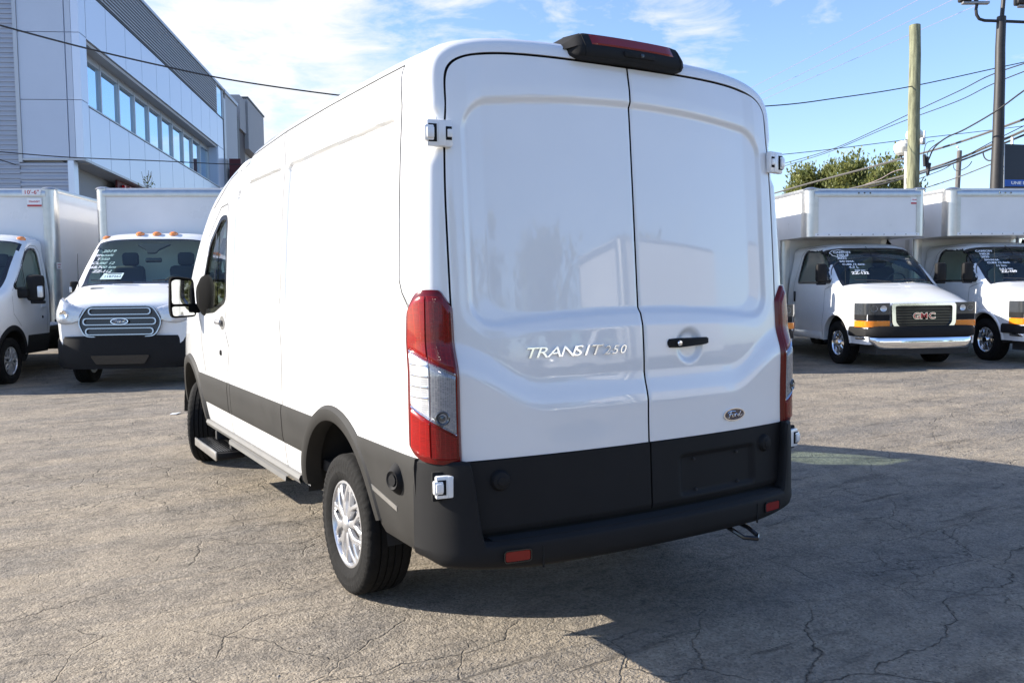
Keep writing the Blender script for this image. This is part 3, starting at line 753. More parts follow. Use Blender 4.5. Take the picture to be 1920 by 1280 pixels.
# handle, badges
b = MB(); rows = []
for t in np.linspace(0, 1, 26):
    x = .134+.250*t; h = .021-.004*abs(t-.25)*2+(.003 if t < .35 else 0)*0; o = .030*math.sin(math.pi*min(1, max(0, t*1.0)))**.35
    if t in (0, 1): h *= .45
    zz = 1.276+.004*t; yb = float(Yd(x, 1.276))+.010
    rows.append([(x, yb-o-.012+(.012 if abs(a) in (1,) else 0), zz+a*h) for a in (-1, -.7, 0, .7, 1)])
b.shell(rows, (0, .012, 0)); hd = b.build('door_handle', plast, DOORS[1])
MB().lathe([(0, .006), (.010, .005), (.012, 0)], 16, frame((.179, float(Yd(.179, 1.277))-.034, 1.277), (0, -1, 0), None, (0, 0, 1))).build('key_lock', chrome, hd)
def rear_frame(x, z, off=.0):
    e = .01; dy = float(Yr(x+e, z)-Yr(x-e, z))/(2*e); dz = float(_y0(z+.02)-_y0(z-.02))/.04
    xa = Vector((1, dy, 0)).normalized(); n = xa.cross(Vector((0, dz, 1)).normalized()); n = n if n.y < 0 else -n
    y = float(Yr(x, z)+vdisp(np.array(x), np.array(z))); return frame(Vector((x, y, z))+n*off, xa, None, n)
zb_ = 1.246
for s_, x0, size, sx in (('TRANSIT', -.612, .062, 1.95), ('250', -.225, .052, 1.30)):
    w = 0
    for i, ch in enumerate(s_):
        adv = {'T': .052, 'R': .056, 'A': .058, 'N': .062, 'S': .055, 'I': .028}.get(ch, .041)
        m = rear_frame(x0+w, zb_, .001); text('badge_letter', ch, size, badge_m, DOORS[-1], m, .007, .28, sx*(.82 if len(s_) > 3 else 1), 'LEFT', .0); w += adv
def oval_emblem(m, w, h, parent, name='oval_emblem'):
    n = 40; o = [(w/2*math.cos(a), h/2*math.sin(a)) for a in np.linspace(0, 6.2832, n+1)[:-1]]; i = [(p[0]*.90, p[1]*.84) for p in o]
    b = MB(); b.prism(i, .004, m); e = b.build(name, emblem_blue, parent, 0)
    b = MB(); b.ring(o, i, .0065, m); b.build('emblem_ring', chrome, e, 0)
    # flowing script letters drawn as strokes
    st_ = [[(-.30, .10), (-.24, .19), (-.08, .20), (.06, .17)], [(-.14, .20), (-.19, .02), (-.25, -.17), (-.33, -.12)], [(-.25, .03), (-.10, .04)],
           [(-.06, .02), (-.12, -.04), (-.10, -.12), (-.04, -.11), (.0, -.03), (-.05, .02), (.04, .0)], [(.05, .03), (.03, -.12)], [(.04, -.02), (.09, .03), (.13, .0)],
           [(.25, .01), (.18, .0), (.14, -.08), (.18, -.12), (.24, -.04)], [(.31, .17), (.25, .0), (.24, -.11), (.30, -.12), (.36, -.05)]]
    b = MB()
    for s2 in st_: b.tube([m @ Vector((p[0]*w*1.02, p[1]*h*1.35, .0052)) for p in s2], w*.014, 5)
    b.build('emblem_script', chrome, e); return e
oval_emblem(rear_frame(.528, .924, .0), .148, .060, DOORS[1])
# hinges ---------------------------------------------------------------------
def hinge(sg, z, low):
    yb = float(Yd(.93, z)); cx = .932 if not low else .960; hz = .105 if not low else .090
    yf = yb-.030+(0 if not low else .012); m = Matrix.Translation((sg*cx, yf, z)) @ Matrix.Rotation(sg*R(10), 4, 'Z'); m3 = m.to_3x3()
    def bx(b, x, y, zz, d, be): b.box(m @ Vector((sg*x, y, zz)), d, be, m3); return b
    h = bx(MB(), 0, .012, 0, (.106, .030, hz), .007).build('hinge', paint, van)
    bx(MB(), -.008, .0, 0, (.030, .012, hz*.96), .005).build('hinge_leaf', paint, h)
    k = bx(MB(), .043, .006, .0, (.040, .026, hz*.60), .006); k.build('hinge_knuckle', paint, h)
    bx(MB(), .030, -.0035, 0, (.034, .004, hz*.66), .001).build('hinge_gap', rib_black, h)
    bx(MB(), .040, -.009, .0, (.030, .012, hz*.40), .004).build('hinge_knuckle', paint, h)
    bx(MB(), -.036, -.0035, 0, (.024, .004, hz*.50), .001).build('hinge_gap', rib_black, h)
    bx(MB(), -.039, -.007, .0, (.020, .012, hz*.30), .003).build('hinge_pin', paint, h)
    if low: bx(MB(), .0, .030, 0, (.125, .020, hz*1.30), .006).build('hinge_pocket', rib_black, h)
for sg in (-1, 1): hinge(sg, 2.14, False); hinge(sg, .762, True)
# tail lights ----------------------------------------------------------------
def corner_surface(sg, z, u, off):
    O = np.array([sg*float(vanX(.36, z)), .36, z]); I = np.array([sg*(float(_L(min(z, ZO)))+.004), float(Yd(.9, z))+.002, z])
    p = corner_pt(O, I, u); q = corner_pt(O, I, min(u+.01, 1.0)); r = corner_pt(O, I, max(u-.01, 0)); t = q-r
    n = np.array([-t[1], t[0], 0])*(1 if sg < 0 else -1); n /= np.linalg.norm(n)
    if n[0]*sg < 0 and n[1] > 0: n = -n
    return p+n*off
_tt = pchip([.16, .22, .36, .52, .75, .90, 1.0], [1.425, 1.475, 1.520, 1.530, 1.528, 1.490, 1.455]); _tb = pchip([.16, .24, .4, .8, 1.0], [.905, .872, .852, .845, .846])
us = np.linspace(.16, 1.0, 34)
def tl_piece(name, m, sg, parent, u0, u1, za, zb, off, nz=20):
    U = np.linspace(u0, u1, 30); rows = []
    for j in range(nz+1):
        rows.append([corner_surface(sg, za(u)+(zb(u)-za(u))*j/nz, u, off if (0 < j < nz and u0 < u < u1) else off-.006) for u in U])
    b = MB(); b.shell(rows, (-sg*.012, .012, 0)); return b.build(name, m, parent, 40)
for sg in (-1, 1):
    T = tl_piece('tail_light', red_rim, sg, van, .16, 1.0, _tb, _tt, .018, 40)
    z1 = lambda u: 1.315-.125*u; z2 = lambda u: 1.100-.150*u
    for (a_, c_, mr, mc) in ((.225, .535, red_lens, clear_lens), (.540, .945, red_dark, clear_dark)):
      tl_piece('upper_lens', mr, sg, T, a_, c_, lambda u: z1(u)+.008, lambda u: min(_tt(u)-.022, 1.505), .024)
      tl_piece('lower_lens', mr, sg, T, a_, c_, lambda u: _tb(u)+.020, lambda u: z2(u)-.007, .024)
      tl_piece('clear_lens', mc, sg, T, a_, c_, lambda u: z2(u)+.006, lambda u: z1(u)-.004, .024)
    tl_piece('lens_trim', chrome, sg, T, .225, .945, lambda u: z1(u)-.002, lambda u: z1(u)+.006, .0255, 2); tl_piece('lens_trim', chrome, sg, T, .225, .945, lambda u: z2(u)-.003, lambda u: z2(u)+.005, .0255, 2)
    # reflector ribs and the bulb bowl seen through the clear lens
    b = MB()
    for i in range(4):
        z = 1.245-.042*i; b.tube([corner_surface(sg, z-.02*u, u, .0265) for u in np.linspace(.26, .52, 6)], .0035, 6)
    b.build('reflector_rib', chrome, T)
    cz = 1.03; c = corner_surface(sg, cz, .72, .0250); b = MB().lathe([(.030, .0), (.026, .004), (.014, -.004), (.010, .006), (0, .008)], 20, frame(c, (sg*.45, -1, 0), None, (0, 0, 1))); b.build('bulb', headl_dk, T)
# bumper ---------------------------------------------------------------------
def bumper():
    pl = [(0, -.078), (.25, -.073), (.5, -.058), (.70, -.032), (.82, -.006), (.90, .025), (.955, .062), (.998, .115), (1.028, .175), (1.045, .225)]
    px = [p[0] for p in pl]; py = [p[1] for p in pl]; d = np.concatenate([[0], np.cumsum(np.hypot(np.diff(px), np.diff(py)))]); fx = pchip(d, px); fy = pchip(d, py)
    s = np.concatenate([np.linspace(0, .70, 24), np.linspace(.70, .93, 34)[1:], np.linspace(.93, d[-1], 18)[1:]]); rows = []
    for t in s:
        x, y = float(fx(t)), float(fy(t)); e = .004; tx, ty = float(fx(min(t+e, d[-1]))-fx(max(t-e, 0))), float(fy(min(t+e, d[-1]))-fy(max(t-e, 0))); l = math.hypot(tx, ty); nx, ny = ty/l, -tx/l
        k = float(sst(.835, .895, x)); top = .535+.322*k; zb = .408+.02*float(sst(.6, 1.0, x))+.03*float(sst(.98, 1.05, x))
        row = []
        for o, z in ((.16, zb+.03), (.10, zb), (.03, zb+.002), (.008, zb+.018), (0, zb+.045), (0, .50), (.002, .515), (.004, top-.05*k-.015), (.008, top-.012), (.020, top)):
            row.append((x-nx*o, y-ny*o, z))
        # ledge runs in to the doors
        yi = float(Yr(min(x, .9), .55))+.03; last = row[-1]
        ix = min(x, .905) if x > .8 else x
        for f_ in (.5, 1.0): row.append((last[0]+(ix-last[0])*f_, last[1]+(yi-last[1])*f_ if x < .95 else last[1]+.02*f_, last[2]-.004*f_))
        rows.append(row)
    full = [[(-p[0], p[1], p[2]) for p in r] for r in rows[::-1]]+rows[1:]
    bp = MB().grid(full).build('bumper', plast, van, 40)
    for sg in (-1, 1):
        xx = sg*.712; m = frame((xx, -.0330, .474), (1, sg*.145, 0), None, (sg*.15, -1, 0))
        MB().prism(rrect(.108, .040, .010), .005, m, .002).build('reflector', redl, bp, 0); b = MB(); b.ring(rrect(.120, .052, .014), rrect(.110, .042, .010), .006, m); b.build('reflector_bezel', gloss_black, bp, 0)
    # grip texture of the step: small raised ribs
    b = MB()
    for i in range(9):
        f_ = .02+i*.0085
        b.tube([(x, float(np.interp(abs(x), px, py))+f_, .5365) for x in np.linspace(-.80, .80, 30)], .0022, 4)
    b.build('step_grip', plast, bp)
    for sg in (-1, 1):
        b = MB(); b.box((sg*.60, -.046, .457), (.004, .008, .09)); b.build('bumper_seam', seal, bp, 0)
bumper()
b = MB(); b.tube([(.46, .10, .42), (.46, .0, .40), (.49, -.07, .365), (.545, -.10, .358), (.575, -.075, .362), (.565, -.02, .39), (.54, .05, .41)], .011, 8); b.build('tow_hook', gloss_black, van)
# high brake light and camera pod on the roof edge
def pod():
    def prof(x):
        k = float(sst(.27, .355, abs(x))); k2 = float(sst(.235, .33, abs(x))); bow = .075*(abs(x)/.9)**2.0-.028*0
        dz = -.022*(abs(x)/.75)**2
        pts = [(.23, 2.502), (.140, 2.503), (.112, 2.510), (.104, 2.525), (.108, 2.556), (.112, 2.563), (.140, 2.610), (.158, 2.619), (.28, 2.632), (.42, 2.624)]
        return [(x, y+bow+.10*k*(1 if z < 2.56 else .6), 2.530+(z-2.530)*(1-.30*k2)*(1-.45*k)+dz) for y, z in pts]
    xs_ = np.concatenate([np.linspace(-.36, -.25, 12), np.linspace(-.24, .24, 16), np.linspace(.25, .36, 12)])
    rows = [prof(float(x)) for x in xs_]
    b = MB(); b.grid(rows); b.add(rows[0], [tuple(range(10))]); b.add(rows[-1], [tuple(range(10))]); p = b.build('brake_light_pod', plast, van, 40)
    L = []
    for x in np.linspace(-.225, .225, 22):
        q = prof(float(x)); a = Vector(q[5]); c = Vector(q[6]); n = Vector((0, -.87, .49)); e = .0 if abs(x) > .22 else .006
        L.append([a.lerp(c, t)+n*(e if 0 < t < 1 else .0) for t in (0, .08, .5, .92, 1)])
    MB().grid(L).build('brake_lens', mat('brake_lens_red', (.20, .003, .003), .3, 0, .3), p, 30)
    c = MB().box((.02, .103, 2.538), (.17, .012, .026), .006).build('camera_housing', plast, p); MB().lathe([(0, .006), (.008, .005), (.010, 0)], 14, frame((0.03, .0975, 2.538), (0, -1, 0), None, (0, 0, 1))).build('camera_eye', gloss_black, c)
    for sg in (-1, 1):
        b = MB(); b.tube([[q[k_] for k_ in range(3)] for q in [prof(sg*.262)] for _ in ()] or [prof(sg*.262)[k_] for k_ in range(2, 9)], .0022, 5); b.build('pod_seam', rib_black, p)
pod()
b = MB(); 
for sg in (-1, 1): b.tube([(sg*.775, .262, 2.530), (sg*.775, .236, 2.515), (sg*.772, .222, 2.497)], .0025, 5)
b.build('roof_seam', seamm, van)
# ------------------------------------------------------------------ box trucks (front at y = 0, facing +Y)
def truck_cab(root, X, H, drop, ys, win, ws, wheel, arch_r, zb=.44, n=4.0, xw=.80):
    L = Loft(X, H, drop, n, zb); phi = (math.pi/2)*(.5-.5*np.cos(np.linspace(0, math.pi, 18)))
    P = np.array([L.section(float(y), 46, phi) for y in ys])
    def keep(c):
        x, y, z = c.T; k = np.zeros(len(c), int); a = np.abs(x)
        k[(a > .6) & ((y-wheel[0])**2+(z-wheel[1])**2 < arch_r**2)] = -1
        k[(a > .6) & inpoly(y, z, win)] = -1
        up = z > L.zt(y)+.02; w = up & (y > ws[0]) & (y < ws[1])
        k[w & (a < xw)] = 1; k[w & (a < xw-.04) & (y > ws[0]+.05) & (y < ws[1]-.05)] = 2
        return k
    q, k = body_faces(P, keep)
    sub_mesh('cab_body', P, q[k == 0], tpaint, root, 45); sub_mesh('windscreen_border', P, q[k == 1], gloss_black, root); sub_mesh('windscreen', P, q[k == 2], wglass, root)
    for y in (ys[0], ys[-1]):
        e = L.section(float(y), 46, phi)
        if y == ys[-1]: MB().add(e.tolist(), [tuple(range(len(e)))]).build('nose_panel', tpaint, root)
        else: MB().add(e.tolist(), [tuple(range(len(e)))]).build('cab_back', cab_wall, root)
    for sg in (-1, 1):
        L.patch(sg, win, -.012).build('side_window', sglass, root); L.rim(sg, win, .022, .018, .004).build('window_seal', gloss_black, root)
        yc, zc = wheel; rr = arch_r
        b = MB(); b.grid([[(sg*x, yc+rr*math.cos(R(a)), zc+rr*math.sin(R(a))) for a in range(-6, 187, 12)] for x in (.96, .8, .55)])
        e = [(sg*.55, yc+rr*math.cos(R(a)), zc+rr*math.sin(R(a))) for a in range(-6, 187, 12)]; b.add(e, [tuple(range(len(e)))]); b.build('wheel_well', under, root)
    return L
def strip_wall(pts, z0, z1, t=.02):
    """upright band that follows a plan path"""
    b = MB(); b.shell([[(x, y, z0) for x, y in pts], [(x, y, z1) for x, y in pts]], (0, -t, 0)); return b
def plan_solid(poly, z0, z1, bev=.02):
    return MB().prism(poly, z1-z0, Matrix.Translation((0, 0, z0)), bev)
def cargo_box(root, y0, y1, hw, z0, z1, attic=None, post=.17):
    """front at y0, rear at y1; attic = (front y, floor z)"""
    yf, zf = (attic if attic else (y0, z0)); r = post*.8
    def posts(y, za, zb):
        for sg in (-1, 1):
            pl = [(sg*(hw+.006), y-post*1.25), (sg*(hw+.012), y-r)]+[(sg*(hw-r+.012+r*math.cos(a)), y-r+.012+r*math.sin(a)) for a in np.linspace(0, math.pi/2, 9)]+[(sg*(hw-post), y+.012), (sg*(hw-post), y-.02), (sg*(hw-.03), y-post*1.25)]
            MB().prism(pl, zb-za, Matrix.Translation((0, 0, za))).build('corner_post', alu, root, 30)
    posts(yf, zf, z1)
    MB().box((0, yf-.015, (zf+z1)/2), (2*hw-2*post+.02, .03, z1-zf-.03), .0).build('front_panel', boxwhite, root)
    tr = [[(x, yf+.016, z1-.15), (x, yf+.020, z1-.10), (x, yf+.012, z1-.05), (x, yf-.02, z1-.012), (x, yf-.08, z1+.004)] for x in np.linspace(-hw+.12, hw-.12, 12)]
    MB().grid(tr).build('top_rail', alu, root, 50)
    b = MB()
    for sg in (-1, 1): b.lathe([(0, .05), (.05, .046), (.10, .03), (.13, 0)], 16, frame((sg*(hw-.10), yf-.10, z1-.02), (0, 0, 1), None, (1, 0, 0)))
    b.build('corner_cap', alu, root)
    for sg in (-1, 1):
        if attic:
            poly = [(-(yf-.16), zf), (-(yf-.16), z1), (-y1, z1), (-y1, z0), (-y0, z0), (-y0, zf)]
        else: poly = [(-(yf-.16), zf), (-(yf-.16), z1), (-y1, z1), (-y1, z0)]
        m = Matrix(((0, 0, sg, sg*(hw-.02)), (-1, 0, 0, 0), (0, 1, 0, 0), (0, 0, 0, 1)))
        MB().prism(poly, .022, m).build('side_panel', boxwhite, root)
        MB().box((sg*(hw+.004), (yf+y1)/2-.08, z1-.03), (.02, yf-y1-.2, .07), .006).build('side_rail', alu, root)
        MB().box((sg*(hw+.002), (y0+y1)/2-.05, z0+.05), (.02, y0-y1-.12, .10), .006).build('bottom_rail', alu, root)
    MB().box((0, (yf+y1)/2, z1-.012), (2*hw-.05, yf-y1-.12, .02)).build('roof_panel', boxwhite, root)
    MB().box((0, y1+.01, (z0+z1)/2), (2*hw-.04, .02, z1-z0)).build('rear_door', boxwhite, root)
    MB().box((0, (y0+y1)/2, z0+.02), (2*hw-.06, y0-y1, .04)).build('box_floor', under, root)
    if attic:
        MB().box((0, (yf+y0)/2-.05, zf+.012), (2*hw-.05, yf-y0-.05, .02)).build('attic_floor', boxwhite, root)
        MB().box((0, y0-.015, (z0+zf)/2), (2*hw-.30, .03, zf-z0)).build('front_panel', boxwhite, root); posts(y0, z0, zf)
        b = MB(); b.box((0, yf+.006, zf+.03), (2*hw-.28, .02, .06), .004); b.build('bottom_trim', boxwhite, root)
        b = MB()
        for i in range(10): b.lathe([(0, .006), (.010, .004), (.012, 0)], 8, frame((-.95+i*.211, yf+.016, zf+.035), (0, 1, 0), None, (0, 0, 1)))
        b.build('rivet_row', steel, root)['kind'] = 'stuff'
def chassis(root, y0, y1, yr, z=.62):
    b = MB()
    for x in (-.42, .42): b.box((x, (y0+y1)/2, z), (.09, y0-y1, .2))
    b.box((0, (y0+y1)/2, z-.1), (.5, 2.4, .25)); b.tube([(-.9, yr, .36), (.9, yr, .36)], .07, 10); b.tube([(-.8, y0+.6, .36), (.8, y0+.6, .36)], .05, 10)
    b.build('chassis', under, root)
    for sg in (-1, 1):
        for x in (.72, .97):
            w = make_wheel(root, (sg*x, yr, .37), sg, 0, 'steel', 40, .37, .11)
def seats(root, y, z, xs=(-.45, .45)):
    for x in xs:
        s_ = MB(); s_.box((x, y, z+.30), (.5, .16, .70), .07, Matrix.Rotation(R(-8), 3, 'X')); s_.box((x, y-.03, z+.76), (.27, .11, .22), .05); s_.box((x, y+.25, z), (.5, .5, .16), .05); s_.build('seat', seat_m, root)
def steering(root, p):
    b = MB(); b.tube([Vector(p)+Vector((.19*math.cos(a), .08*math.sin(a), .17*math.sin(a))) for a in np.linspace(0, 6.283, 25)], .014, 6, False); b.box(p, (.10, .05, .05), .01); b.tube([Vector(p)-Vector((.18, 0, 0)), Vector(p)+Vector((.18, 0, 0))], .012, 6); b.build('steering_wheel', dash_m, root)
def glass_text(root, lines, org, up, size, sh=.15, gap=1.25):
    """writing on the windscreen; read from the front, so it runs along -X"""
    n = Vector((0, up[2], -up[1])); n = n if n.y > 0 else -n
    for i, (s_, dx, k) in enumerate(lines):
        o = Vector(org)-Vector(up).normalized()*size*gap*i+Vector((-dx, 0, 0))
        text('price_writing', s_, size*k, marker, root, frame(o+n*.012, (-1, .0, .04*(rnd.random()-.5)), None, n), .001, sh, 1.08, 'LEFT', .0022)
def sticker_on(root, name, c, w, h, n, xdir, m_base, words, size, m_ink, band=None):
    m = frame(c, xdir, None, n); b = MB(); b.prism(rrect(w, h, .006, 3), .003, m); s_ = b.build(name, m_base, root, 0)
    for s2, dy, k in words: text('printed_lettering', s2, size*k, m_ink, s_, m @ Matrix.Translation((0, dy, .0035)), .0006, 0, 1.15, 'CENTER', .001)
    if band: MB().box(m @ Vector((0, -h*.36, .0035)), (w*.98, h*.20, .002) , 0, m.to_3x3()).build('printed_band', redink, s_)
    return s_

def euro_truck(label):
    r = thing('box_truck', label, 'truck', group='white box trucks parked in a row')
    H = pchip([-2.36, -2.05, -1.9, -1.78, -1.4, -.98, -.9, -.65, -.3, -.12, -.05, -.015, 0], [2.40, 2.395, 2.36, 2.28, 1.955, 1.575, 1.535, 1.465, 1.37, 1.30, 1.255, 1.20, 1.15])
    w = pchip([-2.36, -.9, -.5, -.25, -.12, -.05, 0], [1, 1, .985, .95, .91, .875, .83]); xs = pchip([.44, .7, 1.0, 1.4, 1.6, 2.0, 2.4], [.97, 1.0, 1.02, 1.02, 1.0, .95, .90])
    X = lambda y, z: xs(z)*w(y)
    win = rpoly([(-1.10, 1.50), (-1.72, 2.08), (-1.86, 2.14), (-2.08, 2.14), (-2.14, 2.06), (-2.16, 1.50)], .06, 4)
    ys = np.concatenate([np.arange(-2.36, -.2, .03), np.linspace(-.2, 0, 14)])
    L = truck_cab(r, X, H, .27, ys, win, (-1.80, -.93), (-1.02, .38), .49, xw=.86)
    P = lambda x, y, z: (x, y, z)
    for sg in (-1, 1):
        L.arch(sg, -1.02, .38, .46, .545, 8, 172, .02).build('wheel_arch_trim', plast, r)
        L.panel(sg, -2.34, -1.56, .44, .74, .012, 12).build('side_molding', plast, r)
        b = MB(); L.ribbon(b, sg, [(-1.02, 1.38), (-1.05, 1.1), (-1.30, .90)], .006); L.ribbon(b, sg, [(-2.25, 2.1), (-2.28, 1.5), (-2.26, .75)], .006); L.ribbon(b, sg, [(-1.05, 1.46), (-1.74, 2.13), (-1.92, 2.20), (-2.12, 2.20), (-2.25, 2.1)], .006); b.build('panel_seam', seamm, r, 0)
        b = MB(); L.ribbon(b, sg, [(-1.52, 1.5), (-1.52, 1.90)], .028, 0); b.build('window_divider', gloss_black, r)
        MB().box(L.side(sg, -2.12, 1.19, .012), (.028, .15, .034), .01).build('door_handle', tpaint, r)
        MB().lathe([(0, .012), (.02, .010), (.024, 0)], 12, frame(L.side(sg, -2.08, 1.02, 0), (sg, 0, 0), None, (0, 0, 1))).build('door_lock', gloss_black, r)
        # mirror with arm and clear side lamp
        b = MB(); b.box((sg*1.06, -1.30, 1.42), (.22, .20, .16), .05); b.box((sg*1.24, -1.34, 1.50), (.27, .15, .42), .06); b.box((sg*1.27, -1.34, 1.275), (.20, .12, .05), .02); mr = b.build('mirror', plast, r)
        MB().box((sg*1.335, -1.275, 1.44), (.09, .05, .19), .025).build('side_lamp', headl, mr)
        # headlights
        hp_ = [(.575, .014, 1.00, 1.185), (.68, .016, .965, 1.215), (.78, .014, .955, 1.25), (.855, .0, .965, 1.28), (.905, -.045, .985, 1.305), (.952, -.13, 1.03, 1.325), (.980, -.24, 1.10, 1.34)]
        rows = []
        for x, y, za, zb_ in hp_: rows.append([(sg*(x-.10*max(0, f_-.4)), y+(.022 if 0 < f_ < 1 else .0)-.16*max(0, za+(zb_-za)*f_-1.05), za+(zb_-za)*f_) for f_ in (0, .06, .3, .5, .7, .94, 1)])
        hl = MB().shell(rows, (-sg*.02, -.05, 0)).build('headlight', headl, r, 50)
        MB().lathe([(0, .004), (.045, .010), (.062, .016), (.068, .012)], 18, frame((sg*.79, .018, 1.10), (sg*.25, 1, .25), None, (0, 0, 1))).build('lamp_bowl', chrome, hl)
        # hood vents
        m = frame((sg*.475, -.725, float(H(-.725))-.018), (1, 0, 0), None, (0, .28, 1)); vt = MB().prism(rrect(.40, .055, .02, 4), .014, m, .004).build('hood_vent', gloss_black, r)
    bp = [(-.985, -.56), (-.985, -.28), (-.93, -.10), (-.80, .02), (-.5, .075), (0, .09), (.5, .075), (.80, .02), (.93, -.10), (.985, -.28), (.985, -.56)]
    rows = []
    for z, s_ in ((.30, .93), (.34, .99), (.45, 1.0), (.60, 1.01), (.72, 1.0), (.765, .975)):
        rows.append([(x*s_, (y+.3)*(.92+.08*s_)-.3+(0 if z > .4 else -.02), z+(-.015*abs(x)**3+.02 if z > .7 else 0)) for x, y in bp])
    b = MB(); b.grid(rows); b.add(rows[-1], [tuple(range(len(bp)))]); bumper_ = b.build('front_bumper', plast, r, 35)
    MB().prism(rpoly([(-.42, .0), (.42, .0), (.34, -.13), (-.34, -.13)], .03, 4), .02, frame((0, .085, .50), (-1, 0, 0), None, (0, 1, 0))).build('lower_intake', gloss_black, bumper_)
    g = [(-.46, .235), (.46, .235), (.60, .0), (.50, -.225), (-.50, -.225), (-.60, 0)]; g = rpoly(g, .09, 5); m = frame((0, .012, .985), (-1, 0, 0), None, (0, 1, .10))
    gr = MB().prism(g, .02, m).build('grille', gloss_black, r, 0)
    b = MB(); b.ring(g, [(p[0]*.975, p[1]*.95) for p in g], .045, m); b.build('grille_surround', satin, gr, 30)
    for zc, ww in ((.148, .88), (.0, 1.03), (-.145, .96)):
        o = rrect(ww, .105, .045, 5); i = [(p[0]*(ww-.035)/ww, p[1]*.76) for p in o]; b = MB(); b.ring([(p[0], p[1]+zc) for p in o], [(p[0], p[1]+zc) for p in i], .06, m); b.build('grille_bar', satin, gr, 30)
    oval_emblem(m @ Matrix.Translation((0, 0, .062)), .25, .10, gr)
    # roof lamps, aerial, wipers, inside
    for x in (-.80, -.27, 0, .27, .80):
        y = -1.93; MB().lathe([(0, .068), (.04, .063), (.068, .042), (.075, 0)], 14, frame((x, y, float(L.H(y))-.020-.10*abs(x/.86)**6), (0, .1, 1), None, (1, 0, 0))).build('marker_lamp', amber, r)
    MB().tube([(.93, -.95, 1.50), (.945, -1.0, 2.02)], [.007, .004], 6).build('aerial', gloss_black, r)
    up = Vector((0, -.80, .70)).normalized()
    for p, q in (((.74, -.98, 1.585), (.10, -.90, 1.555)), ((-.20, -.93, 1.57), (-.78, -.98, 1.60))):
        MB().tube([Vector(p)+Vector((0, .02, .02)), Vector(p).lerp(Vector(q), .5)+Vector((0, .03, .02)), Vector(q)+Vector((0, .02, .01))], [.010, .013, .016], 6).build('wiper', gloss_black, r)
    seats(r, -1.92, 1.20); steering(r, (-.42, -1.45, 1.50)); MB().box((0, -1.12, 1.36), (1.7, .55, .22), .08).build('dashboard', dash_m, r)
    MB().prism(rpoly([(-.28, .0), (.28, .0), (.10, -.14), (.07, -.22), (-.07, -.22), (-.10, -.14)], .03, 4), .03, frame((0, -1.76, 2.185), (-1, 0, 0), None, (0, .7, .72))).build('sensor_cover', dash_m, r); MB().box((-.02, -1.62, 1.93), (.26, .04, .075), .02).build('inside_mirror', gloss_black, r)
    for sg in (-1, 1): make_wheel(r, (sg*.86, -1.02, .365), sg, 0, 'cover', 60, .365)
    chassis(r, -1.2, -6.9, -5.0); cargo_box(r, -2.42, -7.0, 1.14, .92, 3.20)
    return r
